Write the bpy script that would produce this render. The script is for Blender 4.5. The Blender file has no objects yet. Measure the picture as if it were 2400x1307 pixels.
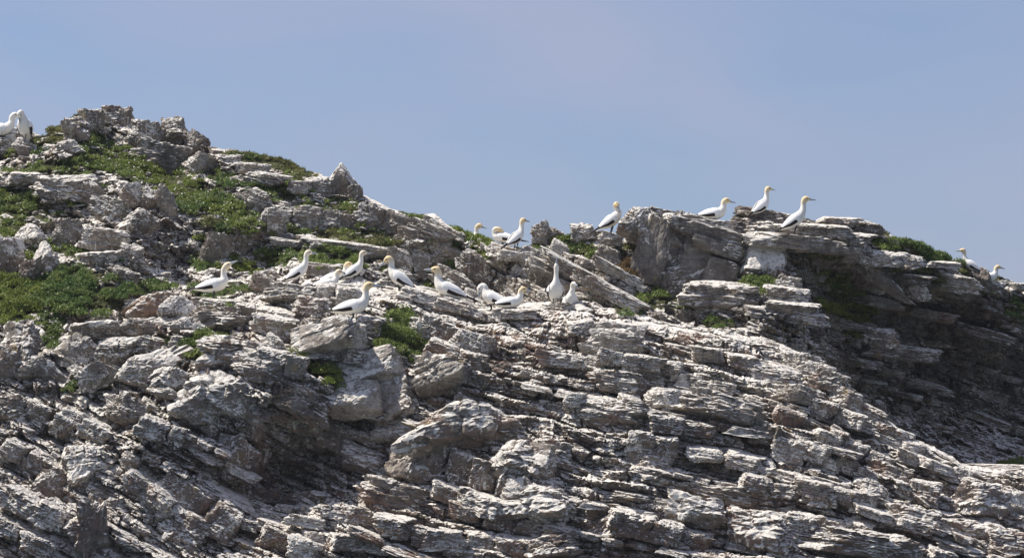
import bpy, math, random
import numpy as np
from mathutils import Matrix, Vector, Euler

# ------------------------------------------------------------------ camera, world, sun
scene = bpy.context.scene
CAMZ, PITCH, FOV = 3.0, math.radians(5.0), math.radians(20.0)
cd = bpy.data.cameras.new("camera"); cam = bpy.data.objects.new("camera", cd)
scene.collection.objects.link(cam); scene.camera = cam
cam.location = (0, 0, CAMZ); cam.rotation_euler = (math.pi/2 + PITCH, 0, 0)
cd.angle = FOV; cd.clip_end = 20000; cd.clip_start = 0.5
SUN = Vector((-0.50, 0.10, 0.85)).normalized()
w = bpy.data.worlds.new("World"); scene.world = w; w.use_nodes = True
nt = w.node_tree; bg = nt.nodes["Background"]
sky = nt.nodes.new("ShaderNodeTexSky"); sky.sky_type = 'NISHITA'; sky.sun_disc = False
sky.sun_elevation = math.asin(SUN.z); sky.sun_rotation = math.atan2(SUN.x, SUN.y)
sky.altitude = 0; sky.air_density = 1.0; sky.dust_density = 1.7; sky.ozone_density = 8.0
bg.inputs[1].default_value = 0.087
# a thin veil of high haze, in soft streaks over the whole sky
tc = nt.nodes.new("ShaderNodeTexCoord"); mpw = nt.nodes.new("ShaderNodeMapping"); mpw.inputs["Scale"].default_value = (5, 5, 13)
nzw = nt.nodes.new("ShaderNodeTexNoise"); nzw.inputs["Scale"].default_value = 1.3; nzw.inputs["Detail"].default_value = 4; nzw.inputs["Distortion"].default_value = 0.6
mrw = nt.nodes.new("ShaderNodeMapRange"); mrw.inputs[1].default_value = 0.3; mrw.inputs[2].default_value = 0.7; mrw.inputs[3].default_value = 0.26; mrw.inputs[4].default_value = 0.64
mxw = nt.nodes.new("ShaderNodeMix"); mxw.data_type = 'RGBA'; mxw.inputs[7].default_value = (3.72, 3.74, 4.9, 1)
nt.links.new(tc.outputs["Generated"], mpw.inputs[0]); nt.links.new(mpw.outputs[0], nzw.inputs["Vector"]); nt.links.new(nzw.outputs["Fac"], mrw.inputs[0])
nt.links.new(mrw.outputs[0], mxw.inputs[0]); nt.links.new(sky.outputs[0], mxw.inputs[6]); nt.links.new(mxw.outputs[2], bg.inputs[0])
sl = bpy.data.lights.new("sun", 'SUN'); sl.energy = 4.6; sl.angle = math.radians(0.53); sl.color = (1, 0.945, 0.86)
so = bpy.data.objects.new("sun", sl); scene.collection.objects.link(so)
so.rotation_euler = SUN.to_track_quat('Z', 'Y').to_euler()
vs = scene.view_settings; vs.view_transform = 'Standard'; vs.look = 'None'; vs.exposure = 0.5; vs.gamma = 1
scene.cycles.use_denoising = True; scene.cycles.filter_width = 1.5
scene.cycles.max_bounces = 5

# ------------------------------------------------------------------ helpers
COL = scene.collection
FPX = 1200/math.tan(FOV/2)
rng = np.random.default_rng(11)
random.seed(5)

def pix(px, py, Y):
    """point of the place at distance Y that the photograph shows at px, py"""
    px, py, Y = np.asarray(px, float), np.asarray(py, float), np.asarray(Y, float)
    a = (px-1200)/FPX; b = (653.5-py)/FPX
    dy = math.cos(PITCH) - b*math.sin(PITCH); dz = math.sin(PITCH) + b*math.cos(PITCH)
    k = Y/dy
    return np.stack([a*k, Y+0*a, CAMZ+dz*k], -1)

def h3(ix, iy, iz, seed):
    with np.errstate(over='ignore'):
        h = (ix.astype(np.int64)*374761393 + iy.astype(np.int64)*668265263 + iz.astype(np.int64)*2147483647 + seed*1274126177) & 0xffffffff
        h = ((h ^ (h >> 13))*1274126177) & 0xffffffff
        h = ((h ^ (h >> 16))*2246822519) & 0xffffffff
    return ((h ^ (h >> 15)) & 0xffffff)/float(0xffffff)

def vn(x, y, z, seed=0):
    x, y, z = np.broadcast_arrays(np.asarray(x, float), np.asarray(y, float), np.asarray(z, float))
    fx, fy, fz = np.floor(x), np.floor(y), np.floor(z)
    u, v, t = x-fx, y-fy, z-fz
    u, v, t = u*u*(3-2*u), v*v*(3-2*v), t*t*(3-2*t)
    r = 0
    for a in (0, 1):
        for b in (0, 1):
            for c in (0, 1):
                r = r + h3(fx+a, fy+b, fz+c, seed)*(u if a else 1-u)*(v if b else 1-v)*(t if c else 1-t)
    return r*2-1

def fbm(x, y, z, octv=4, seed=0, gain=0.5):
    r, a = 0, 1.0
    for o in range(octv):
        r = r + a*vn(x*2**o, y*2**o, z*2**o, seed+o*17); a *= gain
    return r

def facets(x, z, size, seed, jit=0.9):
    """broken angular faces: each cell has its own push and tilt, with a crack round it"""
    u, v = x/size, z/size; iu, iv = np.floor(u), np.floor(v)
    f1 = np.full(u.shape, 9.0); f2 = f1.copy(); out = np.zeros(u.shape)
    for a in (-1, 0, 1):
        for b in (-1, 0, 1):
            cu, cv = iu+a, iv+b; k = cu*0
            ou = cu+.5+jit*(h3(cu, cv, k, seed)-.5); ov = cv+.5+jit*(h3(cu, cv, k+1, seed)-.5)
            du, dv = u-ou, v-ov; d = np.sqrt(du*du+dv*dv)
            val = (h3(cu, cv, k+2, seed)-.5)*1.1 + du*(h3(cu, cv, k+3, seed)-.5)*2.2 + dv*(h3(cu, cv, k+4, seed)-.75)*2.0
            m = d < f1; f2 = np.where(m, f1, np.minimum(f2, d)); out = np.where(m, val, out); f1 = np.where(m, d, f1)
    return out - 0.55*np.clip(1-(f2-f1)/0.13, 0, 1)

def mesh_np(name, V, Q, mat=None, smooth=False, attrs=None):
    """mesh from an Nx3 array and an Mx4 (or Mx3) index array"""
    me = bpy.data.meshes.new(name); V = np.asarray(V, np.float32); Q = np.asarray(Q, np.int32); k = Q.shape[1]
    me.vertices.add(len(V)); me.vertices.foreach_set("co", V.ravel())
    me.loops.add(Q.size); me.loops.foreach_set("vertex_index", Q.ravel())
    me.polygons.add(len(Q)); me.polygons.foreach_set("loop_start", np.arange(0, Q.size, k, dtype=np.int32))
    try: me.polygons.foreach_set("loop_total", np.full(len(Q), k, np.int32))
    except Exception: pass
    me.polygons.foreach_set("use_smooth", np.full(len(Q), smooth, bool))
    for n, d in (attrs or {}).items():
        a = me.attributes.new(n, 'FLOAT', 'POINT'); a.data.foreach_set("value", np.asarray(d, np.float32).ravel())
    me.update(calc_edges=True); me.validate()
    if mat: me.materials.append(mat)
    return me

def link(name, data, parent=None, **props):
    o = bpy.data.objects.new(name, data); COL.objects.link(o)
    if parent: o.parent = parent
    for k, v in props.items(): o[k] = v
    return o

# ------------------------------------------------------------------ materials
def newmat(name):
    m = bpy.data.materials.new(name); m.use_nodes = True
    t = m.node_tree; b = t.nodes["Principled BSDF"]
    return m, t, b
class NB:
    def __init__(s, t): s.t = t
    def n(s, kind, **kw):
        nd = s.t.nodes.new(kind)
        for k, v in kw.items(): setattr(nd, k, v)
        return nd
    def put(s, sock, v):
        if v is None: return
        if hasattr(v, 'is_output'): s.t.links.new(v, sock)
        else: sock.default_value = v
    def math(s, op, a, b=None, c=None, clamp=False):
        nd = s.n("ShaderNodeMath", operation=op, use_clamp=clamp)
        for i, v in enumerate((a, b, c)): s.put(nd.inputs[i], v)
        return nd.outputs[0]
    def vmath(s, op, a, b=None):
        nd = s.n("ShaderNodeVectorMath", operation=op); s.put(nd.inputs[0], a); s.put(nd.inputs[1], b); return nd.outputs[0]
    def noise(s, vec, scale, detail=4, rough=0.55, dist=0.0):
        nd = s.n("ShaderNodeTexNoise"); s.put(nd.inputs["Vector"], vec)
        nd.inputs["Scale"].default_value = scale; nd.inputs["Detail"].default_value = detail
        nd.inputs["Roughness"].default_value = rough; nd.inputs["Distortion"].default_value = dist
        return nd.outputs["Fac"]
    def step(s, v, a, b):
        nd = s.n("ShaderNodeMapRange", interpolation_type='SMOOTHSTEP'); s.put(nd.inputs[0], v)
        nd.inputs[1].default_value = a; nd.inputs[2].default_value = b
        return nd.outputs[0]
    def ramp(s, v, stops):
        nd = s.n("ShaderNodeValToRGB"); s.put(nd.inputs[0], v); e = nd.color_ramp.elements
        while len(e) < len(stops): e.new(0.5)
        for i, (p, c) in enumerate(stops): e[i].position = p; e[i].color = (*c, 1)
        return nd.outputs[0]
    def mix(s, f, a, b, blend='MIX'):
        nd = s.n("ShaderNodeMix", data_type='RGBA', blend_type=blend)
        s.put(nd.inputs[0], f)
        for i, v in ((6, a), (7, b)):
            if isinstance(v, tuple) and len(v) == 3: v = (*v, 1)
            s.put(nd.inputs[i], v)
        return nd.outputs[2]

def rock_material(name, guano=0.5, warm=0.5, tone=1.0, veg=False):
    m, t, b = newmat(name); N = NB(t)
    geo = N.n("ShaderNodeNewGeometry"); P = geo.outputs["Position"]; sep = N.n("ShaderNodeSeparateXYZ")
    t.links.new(geo.outputs["Normal"], sep.inputs[0]); nz = sep.outputs[2]
    n1 = N.noise(P, 0.9, 5, 0.6); n2 = N.noise(P, 4.5, 6, 0.65, 0.4); n3 = N.noise(P, 21, 4, 0.7)
    mixn = N.math('ADD', N.math('MULTIPLY', n1, 0.35), N.math('ADD', N.math('MULTIPLY', n2, 0.4), N.math('MULTIPLY', n3, 0.25)))
    g = lambda *c: tuple(x*tone for x in c)
    base = N.ramp(mixn, [(0.36, g(.070, .056, .046)), (0.45, g(.178, .155, .130)), (0.54, g(.31, .28, .242)), (0.66, g(.48, .45, .40))])
    # bedding lines, beds dip to the right
    mp = N.n("ShaderNodeMapping"); t.links.new(P, mp.inputs[0]); mp.inputs["Rotation"].default_value = (0, math.radians(-17), 0)
    mp.inputs["Scale"].default_value = (0.7, 0.7, 9)
    lines = N.noise(mp.outputs[0], 1.6, 4, 0.6, 0.3)
    base = N.mix(N.math('MULTIPLY', N.step(lines, 0.53, 0.62), 0.4), base, g(.12, .105, .092))
    zone = N.noise(N.vmath('ADD', P, (2, 9, 5)), 0.33, 3, 0.5, 0.3); zw = N.step(zone, 0.40, 0.62)
    # rusty and purple-brown weathering, more of it down where spray reaches
    spz = N.n('ShaderNodeSeparateXYZ'); t.links.new(P, spz.inputs[0])
    low = N.math('SUBTRACT', 1.0, N.step(N.math('ADD', spz.outputs[2], N.math('MULTIPLY', n1, 1.5)), 3.2, 7.2))
    wn = N.noise(P, 1.7, 5, 0.6, 0.5)
    base = N.mix(N.math('MULTIPLY', N.step(wn, 0.46, 0.62), N.math('MULTIPLY', N.math('ADD', zw, 0.45), warm), clamp=True), base, g(.30, .205, .155))
    base = N.mix(N.math('MULTIPLY', low, N.math('MULTIPLY', N.step(n2, 0.34, 0.58), 0.58)), base, g(.25, .165, .13))
    wn2 = N.noise(N.vmath('ADD', P, (31, 7, 3)), 2.6, 5, 0.65, 0.3)
    base = N.mix(N.math('MULTIPLY', N.step(wn2, 0.60, 0.68), 0.55*warm), base, (.20, .10, .07))
    wn3 = N.noise(N.vmath('ADD', P, (11, 27, 13)), 3.1, 5, 0.6, 0.3)
    base = N.mix(N.math('MULTIPLY', N.step(wn3, 0.60, 0.68), 0.5), base, (.34, .25, .11))
    # droppings: on what faces up, in patches, running down in streaks
    pn = N.noise(N.vmath('ADD', P, (3, 17, 40)), 1.1, 4, 0.6, 0.2)
    pf = N.noise(N.vmath('ADD', P, (8, 2, 4)), 5.5, 5, 0.66, 0.3)
    e = N.math('ADD', N.math('MULTIPLY', nz, 0.70), N.math('ADD', N.math('MULTIPLY', N.math('SUBTRACT', pn, 0.5), 2.1), N.math('ADD', N.math('MULTIPLY', N.math('SUBTRACT', pf, 0.5), 1.6), N.math('MULTIPLY', N.math('SUBTRACT', 0.45, zw), 0.16))))
    top = N.step(e, 0.54-0.52*guano, 0.61-0.52*guano)
    ms = N.n("ShaderNodeMapping"); t.links.new(P, ms.inputs[0]); ms.inputs["Scale"].default_value = (9, 9, 0.8)
    st = N.noise(ms.outputs[0], 1.5, 4, 0.6, 0.15)
    streak = N.math('MULTIPLY', N.step(st, 0.57-0.05*guano, 0.64), N.step(pn, 0.44, 0.56))
    blot = N.math('MULTIPLY', N.step(N.noise(P, 7, 5, 0.68, 0.5), 0.58, 0.63), N.step(n1, 0.40, 0.58))
    wm = N.math('MAXIMUM', N.math('MULTIPLY', top, 0.92), N.math('MAXIMUM', N.math('MULTIPLY', streak, 0.75*min(1, guano*1.6)), N.math('MULTIPLY', blot, 0.75*min(1, guano*1.6))))
    wcol = N.mix(N.step(n3, 0.35, 0.65), (.68, .63, .56), (.88, .845, .775))
    wm = N.math('MULTIPLY', wm, N.math('SUBTRACT', 1.0, N.math('MULTIPLY', N.step(N.noise(N.vmath('ADD', P, (5, 5, 9)), 8, 5, 0.65, 0.5), 0.54, 0.60), 0.6)))
    base = N.mix(wm, base, wcol)
    if veg:
        va = N.n("ShaderNodeAttribute", attribute_name="veg")
        soil = N.ramp(N.noise(P, 6, 5, 0.65), [(0.35, (.030, .034, .012)), (0.55, (.060, .066, .022)), (0.7, (.12, .10, .05))])
        vm = N.step(N.math('ADD', va.outputs["Fac"], N.math('MULTIPLY', N.math('SUBTRACT', n2, 0.5), 0.9)), 0.42, 0.6)
        base = N.mix(vm, base, soil)
    t.links.new(base, b.inputs["Base Color"]); b.inputs["Roughness"].default_value = 0.93
    b.inputs["Specular IOR Level"].default_value = 0.2
    bh = N.math('ADD', N.math('MULTIPLY', N.noise(P, 24, 6, 0.72, 0.5), 0.8), N.math('ADD', N.math('MULTIPLY', lines, 0.45), N.math('MULTIPLY', n2, 0.8)))
    bp = N.n("ShaderNodeBump"); bp.inputs["Strength"].default_value = 0.9; bp.inputs["Distance"].default_value = 0.05
    t.links.new(bh, bp.inputs["Height"]); t.links.new(bp.outputs[0], b.inputs["Normal"])
    return m

def leaf_material(name, dark, mid, light, patch=1.3):
    m, t, b = newmat(name); N = NB(t); geo = N.n("ShaderNodeNewGeometry")
    f = N.math('ADD', N.math('MULTIPLY', geo.outputs["Random Per Island"], 0.4), N.math('MULTIPLY', N.math('SUBTRACT', N.noise(geo.outputs["Position"], patch*2, 4, 0.6), 0.18), 1.05))
    t.links.new(N.ramp(f, [(0.25, dark), (0.5, mid), (0.8, light)]), b.inputs["Base Color"])
    b.inputs["Roughness"].default_value = 0.6; b.inputs["Specular IOR Level"].default_value = 0.3
    tr = N.n("ShaderNodeBsdfTranslucent"); mx = N.n("ShaderNodeMixShader"); mx.inputs[0].default_value = 0.35
    t.links.new(b.inputs["Base Color"].links[0].from_socket, tr.inputs[0])
    t.links.new(b.outputs[0], mx.inputs[1]); t.links.new(tr.outputs[0], mx.inputs[2])
    t.links.new(mx.outputs[0], t.nodes["Material Output"].inputs[0])
    return m

M = {}
M['front'] = rock_material("front_rock", 0.56, 0.75, 0.80, True)
M['rear'] = rock_material("hill_rock", 0.54, 0.35, 0.82, True)
M['cliff'] = rock_material("cliff_rock", 0.26, 0.3, 0.66, True)
M['white'] = rock_material("stained_rock", 1.0, 0.4, 1.0)
M['grey'] = rock_material("grey_rock", 0.36, 0.2, 1.0)
M['slate'] = rock_material("slate_rock", 0.2, 0.18, 0.72)
M['pale'] = rock_material("pale_rock", 0.34, 0.12, 1.35)
M['brown'] = rock_material("brown_rock", 0.25, 1.0, 0.85)
M['leaf'] = leaf_material("leaf_green", (.07, .115, .024), (.165, .22, .055), (.28, .33, .095))
M['leaf_dark'] = leaf_material("leaf_dark", (.04, .085, .022), (.105, .17, .045), (.25, .29, .085))
M['leaf_yellow'] = leaf_material("leaf_yellow", (.075, .115, .02), (.165, .215, .04), (.28, .31, .075))
M['leaf_dry'] = leaf_material("leaf_dry", (.085, .092, .028), (.16, .165, .055), (.26, .25, .10))
M['leaf_rust'] = leaf_material("leaf_rust", (.09, .055, .022), (.16, .10, .04), (.22, .15, .06))

def plain(name, c, r=0.7, noise=None):
    m, t, b = newmat(name); b.inputs["Roughness"].default_value = r
    N = NB(t); geo = N.n("ShaderNodeNewGeometry")
    c2 = tuple(x*0.8 for x in c)
    t.links.new(N.mix(N.noise(geo.outputs["Position"], noise or 30, 4), c2, c), b.inputs["Base Color"])
    return m
M['blossom'] = plain("blossom", (.82, .82, .72))
M['stem'] = plain("stem", (.10, .075, .05))

# ------------------------------------------------------------------ the lie of the land
def poly(pts):
    xs, ys = zip(*pts); xs, ys = np.array(xs, float), np.array(ys, float)
    return lambda x: np.interp(x, xs, ys)

# crest of the front crag and of the hill behind
TA = poly([(-300, 745), (0, 748), (60, 755), (120, 800), (165, 770), (350, 765), (420, 705), (560, 715), (620, 692), (690, 668), (760, 655), (850, 655),
           (930, 672), (1000, 690), (1100, 715), (1200, 724), (1300, 716), (1400, 708), (1480, 735), (1600, 762), (1700, 772), (1790, 790), (1880, 832),
           (1960, 888), (2030, 950), (2100, 1005), (2180, 1052), (2260, 1090), (2330, 1102), (2400, 1094), (2700, 1120)])
TB = poly([(-300, 350), (0, 335), (75, 322), (110, 312), (130, 292), (170, 275), (205, 262), (240, 256), (300, 268), (312, 292), (350, 290), (430, 294),
           (442, 312), (478, 322), (492, 344), (560, 352), (640, 372), (700, 390), (745, 410), (840, 458), (900, 482), (960, 503), (1040, 528), (1100, 553),
           (1150, 575), (1190, 586), (1250, 580), (1290, 566), (1330, 560), (1400, 562), (1460, 566), (1485, 530), (1540, 510), (1640, 520), (1700, 526),
           (1740, 520), (1800, 514), (1900, 514), (1960, 522), (2050, 534), (2100, 562), (2160, 580), (2250, 614), (2300, 638), (2400, 664), (2700, 740)])
CA = [(-250, 745, 62), (-250, 1400, 56.6), (0, 745, 62), (0, 900, 60.2), (0, 1100, 58.6), (0, 1400, 56.6), (200, 765, 61.6), (200, 900, 60), (200, 1400, 56.8),
      (450, 710, 62.5), (450, 800, 60.8), (450, 900, 59.6), (450, 1100, 58.6), (450, 1400, 56.8),
      (640, 690, 62.4), (640, 760, 60.9), (600, 880, 59.6), (650, 960, 59.0), (670, 1020, 59.4), (690, 1090, 60.9), (720, 1170, 60.5), (740, 1205, 58.6), (760, 1400, 56.6),
      (850, 655, 62.6), (850, 745, 61), (850, 850, 60.2), (900, 960, 59.6), (950, 1100, 58.9), (1000, 1400, 56.8),
      (1100, 712, 62.6), (1100, 790, 60.9), (1100, 940, 59.3), (1150, 1080, 58.2), (1200, 1400, 56.4),
      (1300, 716, 62.6), (1300, 780, 61.2), (1350, 920, 59.6), (1400, 1100, 58.2), (1450, 1400, 56.4),
      (1480, 735, 62.5), (1600, 762, 62.3), (1600, 900, 60.2), (1650, 1100, 58.4), (1700, 1400, 56.2),
      (1790, 790, 62.3), (1850, 950, 60), (1900, 1100, 58.6), (1950, 1400, 56.4), (1950, 885, 61.6), (2060, 1000, 60.6), (2150, 1150, 59), (2200, 1400, 56.8),
      (2250, 1092, 60.4), (2400, 1094, 60.8), (2400, 1180, 59.4), (2400, 1400, 57.2), (2700, 1120, 61), (2700, 1400, 57.5)]
CB = [(-250, 350, 72.5), (-250, 480, 69), (-250, 640, 65.5), (-250, 800, 63.5), (-250, 1000, 62.5),
      (0, 335, 72), (0, 420, 69.8), (0, 480, 69), (0, 560, 66.8), (0, 640, 65.6), (0, 760, 63.6), (0, 1000, 62.6),
      (250, 256, 72.6), (250, 335, 72.0), (230, 360, 70.6), (250, 420, 69.4), (150, 425, 69.1), (150, 500, 68.7), (200, 560, 66.8), (150, 700, 64.3), (200, 820, 63), (200, 1000, 62.5),
      (400, 292, 71.8), (400, 410, 71.3), (400, 432, 69.8), (300, 420, 69.4), (500, 445, 69), (580, 500, 67.6), (480, 345, 71.5),
      (430, 505, 67.4), (430, 640, 66.9), (600, 530, 67.2), (600, 640, 66.9), (600, 665, 64.8), (450, 672, 64.9), (300, 650, 65), (500, 800, 63), (500, 1000, 62.5),
      (640, 372, 71.5), (700, 390, 71), (700, 480, 69), (700, 560, 67.4), (700, 640, 65.8), (700, 690, 63.5), (700, 900, 62.5),
      (840, 460, 70.2), (850, 560, 67.7), (850, 650, 66), (850, 700, 63.4), (850, 900, 62.5),
      (1000, 516, 69), (1000, 555, 67.8), (1000, 670, 67.3), (1000, 715, 63.8), (1000, 900, 62.6),
      (1150, 575, 67.6), (1150, 600, 67.2), (1150, 700, 66.5), (1150, 745, 63.6), (1150, 900, 62.6),
      (1300, 566, 67), (1300, 620, 66.1), (1300, 720, 64.5), (1300, 900, 62.8), (1450, 566, 67), (1450, 640, 65.5), (1450, 720, 64), (1450, 900, 62.6),
      (1550, 510, 66.7), (1550, 680, 66.2), (1550, 720, 64.5), (1550, 900, 62.6), (1700, 526, 66.6), (1700, 660, 66), (1700, 720, 64.5), (1700, 900, 62.5),
      (1800, 514, 67), (1800, 560, 66), (1800, 650, 65.5), (1800, 760, 63.8), (1800, 1000, 62.4),
      (1950, 522, 67.5), (1950, 580, 66.0), (1950, 630, 67.2), (1950, 800, 67.3), (1950, 1000, 65), (1950, 1200, 63),
      (2050, 534, 68), (2050, 620, 66.8), (2050, 690, 68.7), (2050, 900, 69.2), (2050, 1060, 66.5), (2050, 1250, 63),
      (2200, 596, 69), (2200, 655, 68.2), (2200, 730, 70.6), (2200, 950, 71.4), (2200, 1100, 68), (2200, 1250, 64),
      (2400, 664, 71), (2400, 745, 70.3), (2400, 850, 73.0), (2400, 1000, 73.6), (2400, 1060, 71.5), (2400, 1092, 67), (2400, 1250, 63),
      (2700, 740, 74), (2700, 900, 75.5), (2700, 1060, 74), (2700, 1250, 63)]

def tps(C):
    C = np.array(C, float); X = C[:, :2]/200.0; n = len(X)
    def U(d2): return np.where(d2 > 0, d2*np.log(d2+1e-12), 0)
    K = U(((X[:, None]-X[None])**2).sum(-1)) + np.eye(n)*0.02
    Pm = np.c_[np.ones(n), X]; A = np.zeros((n+3, n+3)); A[:n, :n] = K; A[:n, n:] = Pm; A[n:, :n] = Pm.T
    w_ = np.linalg.solve(A, np.r_[C[:, 2], 0, 0, 0])
    def f(px, py):
        px, py = np.broadcast_arrays(np.asarray(px, float), np.asarray(py, float)); sh = px.shape
        q = np.stack([px.ravel(), py.ravel()], -1)/200.0; r = np.zeros(len(q))
        for i in range(n): r += w_[i]*U(((q-X[i])**2).sum(-1))
        return (r + w_[n] + w_[n+1]*q[:, 0] + w_[n+2]*q[:, 1]).reshape(sh)
    return f
FA, FB = tps(CA), tps(CB)

# shape of the beds: bed lines run along z = bed(x) + const
def bedcurve(pts):
    xs = np.linspace(-20, 20, 801); sl = np.interp(xs, *zip(*pts)); z = np.cumsum(sl)*(xs[1]-xs[0])
    return (lambda x: np.interp(x, xs, z)), (lambda x: np.interp(x, xs, sl))
bedA, slopeA = bedcurve([(-20, -.50), (-7, -.52), (-3, -.40), (0, -.24), (2, -.19), (5, -.20), (7, -.36), (10, -.30), (20, -.3)])
bedB, slopeB = bedcurve([(-20, -.02), (-4, -.08), (-1, -.30), (0, -.52), (2.5, -.50), (3.5, -.28), (6, -.14), (8, -.16), (11, -.3), (20, -.3)])

VEG = []   # px, py, rx, ry, turn, palette, kind
def vegmask(px, py):
    m = np.zeros(px.shape)
    for (cx, cy, rx, ry, an, *_r) in VEG:
        c, s = math.cos(math.radians(an)), math.sin(math.radians(an))
        u = ((px-cx)*c + (py-cy)*s)/rx; v = (-(px-cx)*s + (py-cy)*c)/ry
        m = np.maximum(m, 1.25 - np.sqrt(u*u+v*v)*0.85)
    return np.clip(m, 0, 1)

V = VEG.append
#   px, py, rx, ry, turn, palette, name (None: part of the ground cover)
V((150, 285, 55, 16, -20, 'leaf_dry', None)); V((50, 345, 70, 20, 5, 'leaf_dark', None)); V((115, 325, 50, 16, -8, 'leaf_dry', None))
V((420, 432, 200, 34, 27, 'leaf_yellow', None)); V((250, 380, 80, 26, 15, 'leaf', None)); V((130, 395, 130, 20, 0, 'leaf', None)); V((60, 440, 60, 12, 0, 'leaf', None))
V((45, 485, 95, 40, 12, 'leaf', None)); V((25, 535, 45, 25, 0, 'leaf_yellow', None)); V((155, 585, 65, 16, 8, 'leaf', None)); V((560, 505, 60, 32, 40, 'leaf', None))
V((190, 685, 125, 58, 5, 'leaf_dark', 'A')); V((35, 700, 70, 62, 0, 'leaf_yellow', 'B')); V((120, 770, 28, 45, 0, 'leaf_dark', None)); V((95, 610, 40, 22, 20, 'leaf_yellow', None))
V((350, 668, 60, 18, 0, 'leaf_dark', None)); V((500, 680, 70, 16, 0, 'leaf_dark', None)); V((510, 718, 55, 17, 0, 'leaf', None)); V((195, 905, 50, 16, 0, 'leaf_dark', None)); V((480, 818, 62, 30, -8, 'leaf', 'C'))
V((752, 872, 75, 20, 32, 'leaf_yellow', 'D')); V((930, 778, 52, 48, 0, 'leaf', 'E')); V((905, 828, 42, 20, 0, 'leaf_yellow', None)); V((975, 822, 34, 34, 0, 'leaf', None))
V((680, 440, 60, 34, 15, 'leaf', None)); V((655, 385, 95, 15, 14, 'leaf_dry', None)); V((570, 365, 50, 12, 10, 'leaf_dry', None)); V((700, 400, 50, 18, 25, 'leaf_dry', None))
V((630, 445, 70, 20, 10, 'leaf_dark', None)); V((520, 420, 40, 18, 20, 'leaf_dark', None)); V((800, 480, 50, 14, 10, 'leaf', None))
V((835, 562, 120, 18, 8, 'leaf_dry', None)); V((700, 590, 60, 15, 5, 'leaf', None)); V((775, 612, 62, 28, 0, 'leaf', 'F')); V((480, 600, 34, 40, 0, 'leaf_dark', None)); V((650, 600, 50, 24, 0, 'leaf_dark', None))
V((900, 575, 60, 16, 15, 'leaf_dry', None)); V((760, 520, 60, 12, 10, 'leaf', None)); V((965, 505, 36, 10, 20, 'leaf_yellow', None)); V((1105, 553, 62, 18, 26, 'leaf_yellow', 'G')); V((860, 500, 40, 10, 15, 'leaf_dry', None))
V((1330, 540, 34, 13, 0, 'leaf', 'H')); V((1385, 590, 52, 18, 5, 'leaf', None)); V((1345, 585, 25, 16, 0, 'leaf_dark', None)); V((1490, 638, 48, 22, 15, 'leaf_rust', 'I')); V((1550, 705, 62, 20, 10, 'leaf', 'J')); V((1470, 728, 36, 14, 0, 'leaf_dark', None))
V((1250, 575, 50, 8, 10, 'leaf_dry', None)); V((1440, 560, 20, 14, 0, 'leaf_dry', None)); V((1680, 752, 40, 12, 0, 'leaf_dark', None))
V((1772, 672, 40, 22, 0, 'leaf', 'K')); V((1935, 598, 52, 10, 3, 'leaf_dry', None)); V((1960, 665, 50, 34, 35, 'leaf_dark', None)); V((2015, 725, 45, 34, 0, 'leaf_yellow', 'L')); V((1945, 722, 48, 11, 28, 'leaf_yellow', 'M')); V((2005, 775, 34, 14, 0, 'leaf', None))
V((2180, 587, 78, 22, 24, 'leaf_dark', 'N')); V((2075, 570, 60, 14, 15, 'leaf', None)); V((2170, 632, 30, 9, 0, 'leaf_dry', None)); V((2040, 535, 40, 8, 5, 'leaf_dry', None)); V((2180, 655, 60, 9, 0, 'leaf_dry', None)); V((2345, 655, 60, 11, 22, 'leaf_dry', None)); V((2255, 630, 24, 18, 0, 'leaf_dry', None))
V((2380, 720, 40, 28, 30, 'leaf_dark', None)); V((2370, 1086, 36, 7, 3, 'leaf_yellow', 'O')); V((1400, 862, 30, 8, 0, 'leaf', None)); V((420, 800, 40, 12, 0, 'leaf', None))

_r = random.Random(99)
for _i in range(75):
    _x = _r.uniform(0, 1130); _y = TB(_x)+_r.uniform(.04, .95)*(TA(_x)-TB(_x)); _w = _r.uniform(14, 48)
    V((_x, _y, _w, _w*_r.uniform(.25, .5), _r.uniform(-5, 25), _r.choice(['leaf', 'leaf', 'leaf_dark', 'leaf_yellow', 'leaf_dry']), None))
for _i in range(16):
    _x = _r.uniform(1230, 2350); _y = TB(_x)+_r.uniform(.02, .25)*(TA(_x)-TB(_x)); _w = _r.uniform(12, 34)
    V((_x, _y, _w, _w*_r.uniform(.2, .4), _r.uniform(-5, 20), _r.choice(['leaf', 'leaf_dry', 'leaf_dry', 'leaf_yellow']), None))
def strata(x, z, slope_y, bed, T, amp, seed, wjoint=3.0):
    s = z - bed(x) + 0.16*fbm(x*0.5, z*0.9, 3.1, 3, seed) + 0.035*vn(x*3, z*3, 9.0, seed+3)
    q = s/T + 0.6*vn(s/T*0.37, 1.7+x*0.08, 2.2, seed+5); k = np.floor(q); f = q-k
    W = T*wjoint*(0.6+1.3*h3(k, k*0, k*0, seed+7))
    jq = x/W + 17*h3(k, k*0+3, k*0, seed+8) + 0.12*vn(x*4, z*4, 1.0, seed+12); j = np.floor(jq); g = jq-j
    pr = h3(k, j, k*0, seed+9)
    crack = np.clip(1-np.minimum(np.minimum(g, 1-g)*W/0.035, np.minimum(f, 1-f)*T/0.03), 0, 1)
    rnd = 1-np.clip((f-0.78)/0.22, 0, 1)**2*0.5
    return np.clip(slope_y, 0, 1.3)*(f-0.5)*T*0.9 + amp*(pr-0.5)*rnd - crack*amp*0.45

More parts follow.
